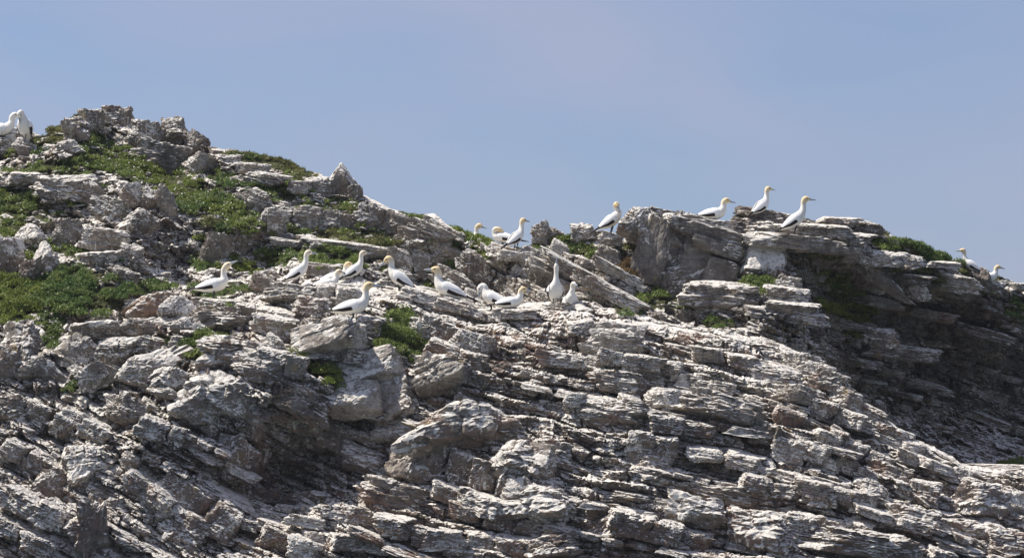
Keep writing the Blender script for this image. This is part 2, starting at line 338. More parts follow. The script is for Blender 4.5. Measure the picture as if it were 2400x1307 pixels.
def sheet(name, top, depth, bot, mat, px0, px1, step, rows, bed, Ts, seed, back, rough, label, chaos):
    px = px0 + step*np.arange(int(round((px1-px0)/step))+1); n = len(px); tt = np.linspace(0, 1, rows)
    PX = np.repeat(px[None], rows, 0)
    B = bot(px) if callable(bot) else np.full(n, bot)
    Tp = top(px) + 5*fbm(px/60., 0.5, 0.5, 4, seed+40)
    PY = B[None] + (Tp-B)[None]*tt[:, None]
    Y = depth(PX, PY)
    G = pix(PX, PY, Y); x, z = G[..., 0], G[..., 2]
    dz = np.gradient(z, axis=0); sy = np.gradient(Y, axis=0)/np.where(np.abs(dz) < 1e-5, 1e-5, dz)
    d = 0
    fade = np.clip((1-tt)/0.06, 0.25, 1)[:, None]
    ch = chaos(PX, PY)
    for i, (T, amp, wj) in enumerate(Ts): d = d + strata(x, z, sy if i == 0 else sy*0.3, bed, T, amp, seed+i*100, wj)*(1-0.55*ch)
    # knobbly weathering, stronger where the beds are broken up
    kn = 1-np.abs(fbm(x*1.6, z*1.6, Y*0.8, 5, seed+60)); kn2 = 1-np.abs(fbm(x*4.2, z*4.2, Y*2, 4, seed+70, 0.6))
    wx = x + 0.12*fbm(x*2, z*2, 4.0, 3, seed+61); wz = z - bed(x) + 0.12*fbm(x*2, z*2, 8.0, 3, seed+62)
    fc = 0.30*facets(wx, wz*1.5, 0.62, seed+63)*ch + 0.15*facets(wx, wz*1.4, 0.27, seed+64)*(.35+.65*ch) + 0.07*facets(wx, wz*1.3, 0.12, seed+65)*(.35+.65*ch)
    d = d + rough*(0.22*(kn-0.6)*(0.35+ch) + 0.12*(kn2-0.6)*(0.4+ch)) + fc + 0.25*fbm(x*0.45, z*0.6, 1.0, 3, seed+80)
    vm = vegmask(PX, PY); d = d*(1-0.6*np.clip(vm*1.3, 0, 1)) - 0.05*vm
    d = d*fade
    Yd = Y - d
    G = G.copy(); G[..., 1] = Yd
    G[..., 2] += 0.05*fbm(x*2.5, z*2.5, Yd*2.5, 3, seed+90)
    G[..., 0] += 0.05*fbm(x*2.5, z*2.5, Yd*2.5, 3, seed+95)
    # far side of the ridge
    bk = [G]; va = [vm]
    last = G[-1]
    for i, (dy, dzz) in enumerate(back):
        r = last.copy(); r[:, 1] += dy; r[:, 2] += dzz + 0.10*fbm(r[:, 0]*1.2, r[:, 1]*1.2, 0.3, 3, seed+97)
        bk.append(r[None]); va.append(vm[-1:])
    Gf = np.concatenate(bk, 0); va = np.concatenate(va, 0); R = Gf.shape[0]
    idx = np.arange(R*n).reshape(R, n)
    Q = np.stack([idx[:-1, :-1], idx[:-1, 1:], idx[1:, 1:], idx[1:, :-1]], -1).reshape(-1, 4)
    me = mesh_np(name, Gf.reshape(-1, 3), Q, mat, False, {"veg": va})
    o = link(name, me, kind="structure", label=label, category="rock")
    def surf(qx, qy):
        c = int(np.clip(round((qx-px0)/step), 0, n-1)); t = (qy-B[c])/(Tp[c]-B[c]); r = int(np.clip(round(t*(rows-1)), 0, rows-1))
        return Vector(Gf[r, c])
    return o, surf

def chaosA(px, py): return np.clip((760-px)/350, 0, 1)*np.clip(1.2-np.abs(py-840)/300, 0.25, 1) + 0.15
def chaosB(px, py): return np.clip((900-px)/300, 0.1, 0.9)
TSA = [(0.34, 0.50, 6.0), (0.15, 0.20, 7.0), (0.07, 0.05, 6.0)]; BKA = [(0.25, 0.02), (0.6, -0.05), (1.2, -0.3), (2.2, -0.9), (4, -2.4)]
MIDPX = -260 + 2.7*467
crag_l, surfL = sheet("crag_left", TA, FA, 1420, M['front'], -260, MIDPX, 2.7, 262, bedA, TSA, 1, BKA, 1.0,
                      "broken knobbly crag at lower left with pale boulders and steeply dipping slabs", chaosA)
crag_r, surfR = sheet("crag_right", TA, FA, 1420, M['front'], MIDPX, 2660, 2.7, 262, bedA, TSA, 1, BKA, 1.0,
                      "long flight of thin stacked rock ledges dipping right below the bird ridge", chaosA)
def surfA(qx, qy): return surfL(qx, qy) if qx < MIDPX else surfR(qx, qy)
hill, surfH = sheet("hillside", TB, FB, lambda p: TA(p)+130, M['rear'], -260, 1560, 2.7, 250, bedB,
                    [(0.60, 0.60, 2.0), (0.22, 0.24, 2.2), (0.09, 0.08, 2.5)], 501,
                    [(0.3, 0.03), (0.9, 0.0), (2, -0.3), (4.5, -1.6), (9, -5)], 1.1,
                    "grassy rock hillside rising behind the birds to a jagged top", chaosB)
cliff, surfC = sheet("headland", TB, FB, lambda p: TA(p)+130, M['cliff'], 1545, 2660, 2.7, 265, bedB,
                     [(0.50, 0.62, 2.6), (0.19, 0.26, 3.0), (0.08, 0.09, 2.6)], 901,
                     [(0.3, 0.03), (0.9, 0.0), (2, -0.3), (4.5, -1.6), (9, -5)], 1.0,
                     "rock headland with a deep shaded cliff face under flat pale ledges", lambda px, py: px*0+0.5)
def surfB(qx, qy): return surfH(qx, qy) if qx < 1553 else surfC(qx, qy)
def seen(qx, qy): return surfA(qx, qy) if qy > TA(qx) else surfB(qx, qy)

# the sea the crag stands in
msea, t_, b_ = newmat("sea_water"); b_.inputs["Base Color"].default_value = (.012, .05, .065, 1); b_.inputs["Roughness"].default_value = 0.12
N_ = NB(t_); g_ = N_.n("ShaderNodeNewGeometry"); bp_ = N_.n("ShaderNodeBump"); bp_.inputs["Strength"].default_value = 0.6
t_.links.new(N_.noise(g_.outputs["Position"], 0.5, 6, 0.6), bp_.inputs["Height"]); t_.links.new(bp_.outputs[0], b_.inputs["Normal"])
sea = link("sea", mesh_np("sea", [(-9000, -9000, 0.4), (9000, -9000, 0.4), (9000, 9000, 0.4), (-9000, 9000, 0.4)], [(0, 1, 2, 3)], msea), kind="structure", label="blue green sea water around the crag", category="sea")

# ------------------------------------------------------------------ rocks
def cube_dirs(n):
    u = np.tan(np.linspace(-1, 1, n+1)*math.pi/4); U, W = np.meshgrid(u, u, indexing='ij'); o = np.ones_like(U)
    Vs, Qs, k = [], [], 0
    for ax in range(3):
        for sg in (1, -1):
            c = [None]*3; c[ax] = o*sg; c[(ax+1) % 3] = U if sg > 0 else W; c[(ax+2) % 3] = W if sg > 0 else U
            Vs.append(np.stack(c, -1).reshape(-1, 3)); i = np.arange((n+1)**2).reshape(n+1, n+1)+k
            Qs.append(np.stack([i[:-1, :-1], i[1:, :-1], i[1:, 1:], i[:-1, 1:]], -1).reshape(-1, 4)); k += (n+1)**2
    Vv = np.concatenate(Vs); Qq = np.concatenate(Qs)
    key = np.round(Vv*1e5).astype(np.int64); _, first, inv = np.unique(key, axis=0, return_index=True, return_inverse=True)
    Vv = Vv[first]; Qq = inv.ravel()[Qq]
    return Vv/np.linalg.norm(Vv, axis=1, keepdims=True), Qq
DIRS = {n: cube_dirs(n) for n in (3, 6, 20)}

def rock_shape(kind, seed, n):
    r_ = np.random.default_rng(seed*7919+13); D, Q = DIRS[n]
    pl = []
    def add(v, h): v = np.array(v, float); pl.append((v/np.linalg.norm(v), h))
    if kind == 'slab':
        add((r_.normal(0, .05), r_.normal(0, .05), 1), 1); add((r_.normal(0, .08), r_.normal(0, .08), -1), 1)
        for i in range(4):
            a = i*math.pi/2+r_.normal(0, .2); add((math.cos(a), math.sin(a), r_.normal(0.02, .10)), r_.uniform(.86, 1.0))
        for i in range(3):
            a = r_.uniform(0, 6.283); add((math.cos(a), math.sin(a), r_.normal(0, .3)), r_.uniform(1.0, 1.2))
        p = 16
    elif kind == 'block':
        add((r_.normal(0, .12), r_.normal(0, .12), 1), .95); add((0, 0, -1), 1)
        k = r_.integers(4, 7)
        for i in range(k):
            a = (i+r_.uniform(-.3, .3))*2*math.pi/k; add((math.cos(a), math.sin(a), r_.normal(0.12, .18)), r_.uniform(.78, 1.0))
        for i in range(7): add(r_.normal(0, 1, 3), r_.uniform(.95, 1.2))
        p = 22
    elif kind == 'monolith':
        add((r_.normal(0, .05), r_.normal(0, .05), 1), .97); add((0, 0, -1), 1)
        for i in range(4):
            a = i*math.pi/2+r_.normal(0, .12); add((math.cos(a), math.sin(a), r_.normal(0.06, .08)), r_.uniform(.9, 1.0))
        for i in range(4): add(r_.normal(0, 1, 3), r_.uniform(1.1, 1.3))
        p = 34
    elif kind == 'wedge':
        add((0, 0, -1), 1); add((-1.6, -.15, .9), .60); add((1.5, -.2, 1.0), .54); add((0, -1, .15), .8); add((.2, 1, .2), .8); add((.2, -1, .75), .86); add((1, .1, .05), .9)
        p = 34
    elif kind == 'spire':
        add((0, 0, -1), 1)
        k = r_.integers(4, 6)
        for i in range(k):
            a = (i+r_.uniform(-.3, .3))*2*math.pi/k; add((math.cos(a), math.sin(a), r_.uniform(.3, .5)), r_.uniform(.5, .65))
        add((.5, 0, 1), 1.1); add((-.4, .2, 1), 1.15); p = 20
    else:
        for i in range(15): add(r_.normal(0, 1, 3), r_.uniform(.78, 1.0))
        p = 12
    acc = np.zeros(len(D))
    for v, h in pl: acc += np.clip(D@v/h, 0, None)**p
    V_ = D*np.clip(acc, 1e-9, None)[:, None]**(-1/p)
    if n > 4:
        x, y, z = V_.T; s = seed*3.17
        nz_ = 0.10*fbm(x*1.7+s, y*1.7, z*1.7, 2, seed) - 0.11*np.abs(fbm(x*3.3+s, y*3.3, z*3.3, 4, seed+5, .55)) + 0.03
        if kind in ('slab', 'block'):
            zz = z*(2.2 if kind == 'slab' else 3.4)+0.5*vn(x*1.3+s, y*1.3, z, seed+9); L = h3(np.floor(zz), np.floor(x*1.2+s)*0, np.floor(zz)*0, seed+11); fr = zz-np.floor(zz)
            lam = -(0.08 if kind == 'slab' else .13)*L - 0.06*np.clip(1-np.minimum(fr, 1-fr)/0.12, 0, 1)
            V_ = V_*np.stack([1+lam, 1+lam, np.ones_like(lam)], -1)
        nc = 46; cc = r_.uniform(-1.1, 1.1, (nc, 3)); hv = r_.uniform(-1, 1, nc); gv = r_.normal(0, 1, (nc, 3))
        wp = V_ + 0.10*np.stack([vn(x*3+s, y*3, z*3, seed+21), vn(x*3, y*3+s, z*3, seed+22), vn(x*3, y*3, z*3+s, seed+23)], -1)
        dd = np.linalg.norm((wp[:, None]-cc[None])*np.array([1, 1, .75 if kind != 'slab' else .45]), axis=2); o2 = np.argsort(dd, axis=1)[:, :2]; ar = np.arange(len(V_))
        F1, F2 = dd[ar, o2[:, 0]], dd[ar, o2[:, 1]]; ci = o2[:, 0]
        am = .72 if kind == 'slab' else (.45 if kind in ('monolith', 'wedge') else 1)
        nz_ = nz_*.8*am + am*(0.075*hv[ci] + 0.11*((wp-cc[ci])*gv[ci]).sum(1) - 0.11*np.clip(1-(F2-F1)/0.07, 0, 1)) - .02
        nz_ = nz_ + 0.035*am*fbm(x*9+s, y*9, z*9, 2, seed+30)
        V_ = V_*(1+np.clip(nz_, -.4, .3))[:, None]
    elif n > 5:
        pass
    else:
        V_ = V_*(1+r_.uniform(-.12, .12, len(V_)))[:, None]
    return V_, Q
VARIANTS = {}
for kind, cnt, n in (('slab', 26, 20), ('block', 24, 20), ('boulder', 14, 20), ('spire', 4, 20), ('monolith', 8, 20), ('wedge', 2, 20)):
    VARIANTS[kind] = [rock_shape(kind, i+{'slab': 0, 'block': 100, 'boulder': 200, 'spire': 300, 'monolith': 400, 'wedge': 500}[kind], n) for i in range(cnt)]
MESHES = {}
def rock_mesh(kind, i, mat):
    k = (kind, i)
    if k not in MESHES:
        V_, Q_ = VARIANTS[kind][i]; MESHES[k] = mesh_np(kind, V_, Q_, M['front'], False)
    return MESHES[k]
NAMES = {'slab': 'rock_slab', 'block': 'rock_block', 'boulder': 'boulder', 'spire': 'rock_spire', 'monolith': 'rock_block', 'wedge': 'rock_block'}
COUNT = {}
def rock(parent, kind, loc, half, tilt, lean, yaw, mat, var=None):
    """tilt: fall of the bed to the right; lean: of its top towards the sea"""
    i = random.randrange(len(VARIANTS[kind])) if var is None else var % len(VARIANTS[kind])
    o = link(NAMES[kind], rock_mesh(kind, i, mat), parent); COUNT[parent.name] = COUNT.get(parent.name, 0)+1
    o.material_slots[0].link = 'OBJECT'; o.material_slots[0].material = M[mat]
    R = Matrix.Rotation(math.radians(tilt), 4, 'Y') @ Matrix.Rotation(math.radians(lean), 4, 'X') @ Matrix.Rotation(math.radians(yaw), 4, 'Z')
    o.matrix_local = Matrix.Translation(loc) @ R @ Matrix.Diagonal((half[0], half[1], half[2], 1))
    return o

def feat(px, py, wpx, hpx, tilt=0, kind='block', mat=None, depth=0.8, out=0.25, lean=10, yaw=0, var=None, owner=None, at=None):
    """one rock that stands out: centre and size as the photograph gives them, on the ground it stands on"""
    ow = owner or ((crag_l if px < MIDPX else crag_r) if py > TA(px)+4 else (hill if px < 1553 else cliff))
    s = {crag_l: surfL, crag_r: surfR, hill: surfH, cliff: surfC}[ow]
    p = s(px, min(py+hpx*0.3, 1400)) if at is None else pix(px, py, at)
    Y = p[1]; k = Y/FPX; hw, hh = wpx*k/2, hpx*k/2; hd = hw*depth
    if at is None: Y = Y - out*hd + (1-out)*hd*0.3
    c = pix(px, py, Y)
    ft = 0.98 if ow is hill else 1.06
    return rock(ow, kind, c, (hw*ft, hd*ft, hh*ft), tilt, lean, yaw, mat or {crag_l: 'front', crag_r: 'front', hill: 'rear', cliff: 'cliff'}[ow], var)

# --- the rocks one can single out, hill
for a in [
    (45, 322, 90, 50, 0, 'boulder', 'white', .7), (215, 285, 60, 60, 0, 'block', 'grey', .8), (262, 268, 60, 44, 0, 'block', 'rear', .8), (292, 275, 38, 46, 0, 'block', 'rear', .8),
    (175, 305, 70, 62, -20, 'block', 'grey', .7), (340, 320, 90, 80, 6, 'block', 'rear', .6), (405, 312, 70, 70, 8, 'block', 'grey', .7), (460, 345, 60, 70, 15, 'block', 'rear', .7), (385, 370, 150, 80, 12, 'block', 'rear', .4),
    (470, 385, 70, 50, 25, 'block', 'grey', .6), (800, 428, 100, 84, 2, 'wedge', 'brown', .8), (745, 438, 80, 44, 4, 'block', 'grey', .7), (830, 452, 40, 40, 10, 'block', 'grey', .7),
    (160, 345, 60, 34, -10, 'block', 'white', .8), (60, 418, 80, 28, 0, 'slab', 'white', .8), (150, 440, 170, 60, 3, 'block', 'rear', .5), (210, 450, 70, 50, 10, 'block', 'grey', .6), (75, 425, 100, 36, 0, 'block', 'rear', .6),
    (250, 490, 90, 60, 25, 'block', 'rear', .6), (305, 460, 60, 60, 0, 'boulder', 'white', .7), (350, 470, 60, 60, 20, 'boulder', 'rear', .7), (330, 520, 80, 70, 10, 'boulder', 'rear', .6), (385, 470, 50, 70, 0, 'boulder', 'grey', .7),
    (75, 555, 70, 60, -15, 'boulder', 'white', .8), (160, 545, 80, 70, 0, 'block', 'grey', .6), (250, 560, 120, 50, 8, 'slab', 'rear', .6), (310, 600, 70, 50, 10, 'block', 'rear', .7), (240, 605, 110, 34, -6, 'block', 'white', .7),
    (10, 600, 100, 110, -12, 'boulder', 'white', .7), (110, 622, 80, 80, 10, 'boulder', 'white', .7), (62, 648, 50, 60, 0, 'boulder', 'white', .7), (290, 655, 70, 50, 20, 'slab', 'rear', .7),
    (540, 375, 50, 24, 0, 'slab', 'white', .8), (590, 395, 80, 26, 4, 'slab', 'white', .7), (620, 420, 100, 34, 8, 'block', 'rear', .6), (700, 440, 60, 34, 4, 'slab', 'white', .7), (600, 470, 80, 56, 20, 'block', 'grey', .7),
    (560, 560, 50, 90, 0, 'block', 'grey', .6), (500, 590, 70, 80, 0, 'block', 'rear', .5), (640, 520, 80, 70, 5, 'block', 'rear', .5), (720, 510, 90, 60, 5, 'block', 'grey', .5), (790, 520, 80, 50, 10, 'block', 'rear', .5), (870, 510, 80, 60, 15, 'block', 'rear', .5),
    (930, 525, 80, 50, 20, 'block', 'grey', .5), (790, 572, 160, 16, 7, 'slab', 'white', .4), (850, 585, 140, 26, 8, 'slab', 'grey', .4), (680, 570, 90, 18, 8, 'slab', 'rear', .5), (760, 632, 90, 30, 3, 'slab', 'rear', .5),
    (1010, 545, 130, 40, 25, 'block', 'grey', .5), (1035, 530, 110, 18, 26, 'slab', 'white', .5), (960, 570, 90, 70, 20, 'block', 'rear', .5), (1040, 600, 110, 60, 30, 'block', 'grey', .4), (1110, 620, 100, 60, 35, 'block', 'rear', .4), (980, 620, 80, 60, 25, 'block', 'rear', .4),
    (1060, 660, 120, 50, 30, 'block', 'rear', .4), (1150, 660, 90, 60, 35, 'block', 'grey', .4), (930, 615, 70, 70, 10, 'block', 'grey', .4),
    (1195, 590, 110, 24, 18, 'slab', 'white', .6), (1265, 550, 46, 56, -5, 'block', 'white', .7), (1298, 562, 56, 50, 35, 'block', 'white', .7), (1310, 580, 50, 26, 30, 'slab', 'white', .7), (1260, 600, 90, 30, 22, 'slab', 'rear', .6),
    (1365, 548, 70, 44, 0, 'block', 'white', .8), (1430, 600, 70, 40, 20, 'block', 'rear', .6), (1425, 555, 60, 30, 10, 'boulder', 'white', .8),
    (1300, 640, 150, 34, 28, 'slab', 'grey', .5), (1370, 650, 260, 32, 29, 'slab', 'grey', .35), (1420, 680, 200, 36, 29, 'slab', 'rear', .35), (1350, 690, 130, 40, 25, 'block', 'grey', .5), (1275, 650, 60, 60, 20, 'block', 'rear', .5), (1450, 640, 130, 26, 29, 'slab', 'rear', .4),
    (1320, 615, 120, 18, 28, 'slab', 'white', .5)]:
    feat(*a)
# --- the big outcrop and the ledges of the headland
for a, kw in [
    ((1590, 600, 150, 190, 6, 'monolith', 'slate', .6), dict(owner=cliff, at=66.3, lean=-3, var=3, yaw=8)), ((1502, 522, 76, 94, 6, 'boulder', 'brown', .9), dict(owner=cliff, at=65.9, lean=0, var=5)), ((1530, 590, 70, 160, 10, 'monolith', 'slate', .9), dict(owner=cliff, at=65.8, lean=-2, var=1, yaw=-25)),
    ((1655, 615, 140, 140, 10, 'monolith', 'slate', .6), dict(owner=cliff, at=66.1, lean=-5, var=6)), ((1640, 545, 210, 40, 17, 'monolith', 'slate', .5), dict(owner=cliff, at=66.1, lean=1, var=2)), ((1690, 585, 110, 36, 18, 'monolith', 'slate', .5), dict(owner=cliff, at=65.8, lean=-2, var=4)),
    ((1570, 512, 110, 34, 13, 'monolith', 'slate', .7), dict(owner=cliff, at=66.4, lean=2, var=5)), ((1570, 665, 100, 70, -12, 'block', 'slate', .6), dict(owner=cliff, at=65.7, lean=-4)), ((1690, 640, 80, 60, 14, 'monolith', 'slate', .6), dict(owner=cliff, at=65.7, lean=-6, var=7)),
    ((1665, 528, 130, 12, 19, 'slab', 'white', .5), dict(owner=cliff, at=66.3, lean=6, var=4)),
    ((1792, 612, 104, 86, 4, 'monolith', 'white', .6), dict(owner=cliff, at=65.9, lean=-30, var=0)), ((1760, 575, 70, 60, -10, 'block', 'white', .7), dict(owner=cliff, at=66.2, lean=-25)), ((1790, 565, 110, 26, 4, 'slab', 'white', .7), dict(owner=cliff, at=65.9, lean=8)),
    ((1850, 566, 180, 34, 5, 'monolith', 'grey', .5), dict(owner=cliff, at=65.9, lean=6, var=9)), ((1930, 578, 120, 30, 6, 'slab', 'grey', .6), dict(owner=cliff, at=65.9, lean=6, var=11)),
    ((1790, 515, 130, 44, 6, 'block', 'cliff', .6), dict(owner=cliff, at=66.9)), ((1925, 540, 150, 26, 4, 'slab', 'cliff', .6), dict(owner=cliff, at=66.6)), ((1850, 536, 110, 18, 5, 'slab', 'white', .7), dict(owner=cliff, at=66.6)), ((1740, 525, 50, 30, 10, 'block', 'cliff', .8), dict(owner=cliff, at=66.9)),
    ((1960, 520, 80, 20, 4, 'slab', 'white', .8), dict(owner=cliff, at=67.3)), ((2030, 535, 80, 32, 6, 'block', 'cliff', .7), dict(owner=cliff, at=67.6)), ((1990, 560, 120, 30, 5, 'slab', 'cliff', .7), dict(owner=cliff, at=66.8)),
    ((2070, 606, 110, 34, 6, 'slab', 'white', .7), dict(owner=cliff, at=66.9, var=5)), ((2135, 615, 60, 32, 3, 'block', 'grey', .8), dict(owner=cliff, at=67.4)), ((2010, 598, 60, 40, 6, 'block', 'grey', .7), dict(owner=cliff, at=66.6)), ((2210, 620, 80, 14, 3, 'slab', 'white', .7), dict(owner=cliff, at=68.2)),
    ((2230, 660, 130, 40, 8, 'block', 'white', .5), dict(owner=cliff, at=68.8)), ((2130, 655, 120, 26, 6, 'slab', 'cliff', .5), dict(owner=cliff, at=68.1)), ((2200, 690, 160, 26, 5, 'slab', 'cliff', .4), dict(owner=cliff, at=69.8)), ((2150, 685, 50, 36, 0, 'block', 'white', .7), dict(owner=cliff, at=68.0)),
    ((2390, 672, 50, 18, 0, 'block', 'white', .8), dict(owner=cliff, at=70.4)), ((2300, 650, 50, 40, 10, 'boulder', 'cliff', .8), dict(owner=cliff, at=69.3)),
    ((1690, 690, 190, 50, 4, 'slab', 'cliff', .6), dict(owner=cliff, at=64.8)), ((1680, 720, 120, 60, 6, 'block', 'cliff', .6), dict(owner=cliff, at=64.7)), ((1840, 690, 110, 34, 8, 'slab', 'grey', .6), dict(owner=cliff, at=64.9)), ((1850, 665, 60, 36, 12, 'block', 'grey', .7), dict(owner=cliff, at=65.2)),
    ((1850, 720, 130, 26, 6, 'slab', 'cliff', .6), dict(owner=cliff, at=64.5)), ((1890, 745, 110, 26, 8, 'slab', 'cliff', .6), dict(owner=cliff, at=64.4)), ((2110, 825, 180, 30, 6, 'slab', 'cliff', .4), dict(owner=cliff, at=68.9)), ((2060, 790, 80, 40, 10, 'block', 'cliff', .6), dict(owner=cliff, at=67.2)),
    ((2360, 1097, 220, 18, 2, 'slab', 'front', .3), dict(owner=cliff, at=62.4, lean=2, var=8))]:
    feat(*a, **kw)
# --- the front crag
for a in [
    (50, 810, 90, 120, -5, 'block', 'white', .7), (15, 850, 60, 90, 0, 'boulder', 'front', .8), (90, 860, 60, 70, 10, 'boulder', 'front', .8), (215, 780, 130, 60, -6, 'boulder', 'white', .7), (320, 770, 90, 44, 6, 'boulder', 'grey', .8), (180, 820, 70, 80, 0, 'boulder', 'grey', .8),
    (260, 830, 90, 60, 10, 'boulder', 'white', .8), (350, 810, 90, 40, 5, 'block', 'front', .8), (330, 870, 110, 70, 0, 'boulder', 'white', .7), (240, 880, 60, 60, 0, 'boulder', 'white', .8), (400, 890, 80, 70, 0, 'boulder', 'white', .8),
    (365, 715, 130, 64, -5, 'boulder', 'white', .7), (415, 720, 60, 70, 0, 'boulder', 'white', .8), (510, 750, 130, 60, 4, 'block', 'grey', .7), (440, 760, 50, 44, 0, 'boulder', 'white', .8), (430, 800, 60, 26, 0, 'slab', 'white', .8),
    (620, 665, 76, 56, -20, 'boulder', 'white', .8), (690, 690, 130, 40, 4, 'block', 'white', .7), (610, 735, 130, 36, 10, 'slab', 'white', .7), (640, 760, 100, 40, 8, 'slab', 'front', .7), (730, 720, 90, 50, 8, 'block', 'front', .7), (790, 690, 110, 44, 6, 'slab', 'white', .7),
    (840, 760, 120, 40, 4, 'slab', 'white', .7), (790, 830, 140, 30, 6, 'slab', 'grey', .6),
    (570, 830, 190, 66, 8, 'block', 'front', .6), (520, 840, 80, 70, -10, 'boulder', 'white', .8), (660, 850, 120, 50, 14, 'slab', 'front', .7),
    (540, 930, 170, 110, 15, 'boulder', 'white', .6), (460, 960, 120, 80, 10, 'boulder', 'white', .6), (600, 960, 60, 130, 10, 'block', 'white', .7), (700, 940, 150, 70, 22, 'block', 'front', .6), (760, 1000, 160, 70, 25, 'slab', 'front', .6), (860, 1080, 140, 60, 28, 'block', 'white', .6),
    (610, 1030, 80, 110, 10, 'boulder', 'front', .7), (560, 1070, 90, 80, 0, 'boulder', 'front', .7), (735, 1025, 90, 60, 20, 'boulder', 'front', .7),
    (195, 1090, 100, 90, -5, 'block', 'white', .8), (130, 1130, 60, 70, 0, 'boulder', 'front', .8), (215, 1240, 80, 130, 5, 'block', 'front', .7), (80, 1190, 160, 50, 30, 'slab', 'white', .6), (160, 1220, 130, 40, 40, 'slab', 'grey', .6), (60, 1260, 160, 40, 28, 'slab', 'front', .6),
    (370, 1170, 200, 44, 40, 'slab', 'front', .6), (470, 1180, 220, 60, 38, 'slab', 'front', .6), (560, 1200, 260, 44, 28, 'slab', 'white', .5), (620, 1250, 280, 50, 24, 'slab', 'white', .5), (430, 1250, 120, 80, 40, 'block', 'front', .6),
    (960, 1080, 110, 90, 12, 'block', 'grey', .6), (920, 1160, 170, 70, 15, 'block', 'front', .6), (1000, 1040, 60, 80, 0, 'block', 'front', .7), (1030, 870, 130, 80, -10, 'block', 'grey', .6), (1090, 1000, 200, 120, 4, 'boulder', 'front', .6), (1120, 960, 130, 44, 22, 'slab', 'white', .6),
    (1060, 790, 160, 60, 24, 'slab', 'front', .6), (1000, 770, 90, 40, 12, 'block', 'grey', .7), (1070, 830, 150, 40, 16, 'slab', 'front', .6), (1040, 700, 140, 26, 20, 'slab', 'white', .6), (1080, 725, 130, 22, 22, 'slab', 'white', .6), (980, 690, 100, 28, 14, 'slab', 'white', .7),
    (1160, 1120, 330, 80, 18, 'slab', 'front', .5), (1250, 1180, 170, 90, 10, 'block', 'white', .6), (1130, 1180, 250, 50, 17, 'slab', 'white', .5), (1210, 1225, 320, 40, 14, 'slab', 'front', .5), (1230, 1080, 140, 90, 14, 'block', 'grey', .6), (1290, 1060, 110, 60, 18, 'block', 'front', .6),
    (1415, 945, 190, 40, 6, 'slab', 'white', .6), (1440, 965, 150, 50, 8, 'block', 'front', .5), (1440, 810, 130, 70, 4, 'block', 'front', .4), (1420, 770, 190, 30, 3, 'slab', 'white', .6), (1350, 850, 160, 40, 8, 'slab', 'front', .5), (1500, 850, 200, 40, 8, 'slab', 'front', .5),
    (1450, 895, 140, 50, 12, 'block', 'front', .6), (1570, 900, 150, 34, 10, 'slab', 'white', .6), (1560, 935, 90, 50, 4, 'block', 'white', .7), (1660, 900, 120, 30, 10, 'slab', 'white', .6), (1700, 960, 200, 60, 14, 'block', 'grey', .5), (1640, 930, 140, 26, 6, 'slab', 'front', .6),
    (1700, 840, 160, 34, 12, 'slab', 'front', .6), (1800, 880, 150, 50, 14, 'block', 'front', .6), (1880, 860, 100, 60, 10, 'block', 'grey', .6), (1870, 930, 120, 44, 14, 'block', 'grey', .6), (1960, 970, 130, 44, 18, 'slab', 'white', .6), (2010, 1000, 110, 40, 20, 'block', 'grey', .6),
    (1900, 1000, 190, 34, 22, 'slab', 'front', .5), (2000, 1050, 200, 34, 22, 'slab', 'white', .5), (1850, 1040, 200, 44, 22, 'slab', 'front', .5), (1980, 1090, 200, 36, 24, 'slab', 'grey', .5), (2100, 1040, 140, 28, 16, 'slab', 'white', .6), (2190, 1090, 190, 26, 20, 'slab', 'white', .5),
    (2080, 1120, 130, 60, 14, 'block', 'front', .6), (1880, 1070, 160, 50, 22, 'slab', 'white', .6), (1530, 1040, 120, 50, 6, 'slab', 'white', .6), (1530, 1080, 100, 60, 4, 'block', 'grey', .6), (1600, 1000, 160, 40, 10, 'slab', 'front', .6), (1760, 1010, 130, 40, 10, 'slab', 'front', .6),
    (1700, 1070, 180, 30, 8, 'slab', 'white', .6), (1630, 1200, 150, 70, 12, 'block', 'white', .6), (1710, 1165, 200, 44, 16, 'block', 'grey', .5), (1780, 1245, 170, 100, 10, 'block', 'front', .6), (1560, 1250, 220, 50, 14, 'slab', 'front', .5), (1440, 1240, 130, 80, 4, 'block', 'white', .7), (1400, 1200, 190, 40, 12, 'slab', 'front', .5),
    (1850, 1150, 230, 40, 12, 'slab', 'front', .5), (1960, 1160, 200, 40, 14, 'slab', 'grey', .5), (2040, 1150, 80, 50, 20, 'block', 'grey', .6), (1950, 1230, 200, 44, 8, 'slab', 'front', .5), (2000, 1270, 220, 60, 6, 'block', 'front', .5), (2140, 1220, 150, 60, 12, 'block', 'front', .5),
    (2300, 1170, 140, 80, 5, 'block', 'grey', .5), (2270, 1240, 150, 50, 8, 'block', 'front', .6), (2370, 1180, 80, 60, 0, 'block', 'white', .6), (2200, 1150, 130, 40, 10, 'slab', 'front', .5), (2360, 1270, 120, 60, 10, 'block', 'front', .6), (2130, 1290, 220, 40, 14, 'slab', 'white', .5),
    (1000, 1260, 200, 40, 14, 'slab', 'front', .6), (880, 1220, 170, 44, 12, 'slab', 'front', .6), (820, 1270, 220, 36, 8, 'slab', 'white', .5), (1130, 1270, 240, 40, 6, 'slab', 'white', .5), (1290, 1280, 140, 50, 0, 'block', 'front', .6),
    (30, 960, 110, 60, 20, 'block', 'front', .7), (120, 980, 120, 50, 24, 'slab', 'front', .7), (300, 970, 110, 60, 15, 'block', 'grey', .7), (200, 1000, 120, 44, 25, 'slab', 'front', .6), (60, 1070, 120, 44, 28, 'slab', 'front', .6), (380, 1010, 120, 50, 20, 'slab', 'front', .6), (480, 1050, 130, 40, 24, 'slab', 'front', .6)]:
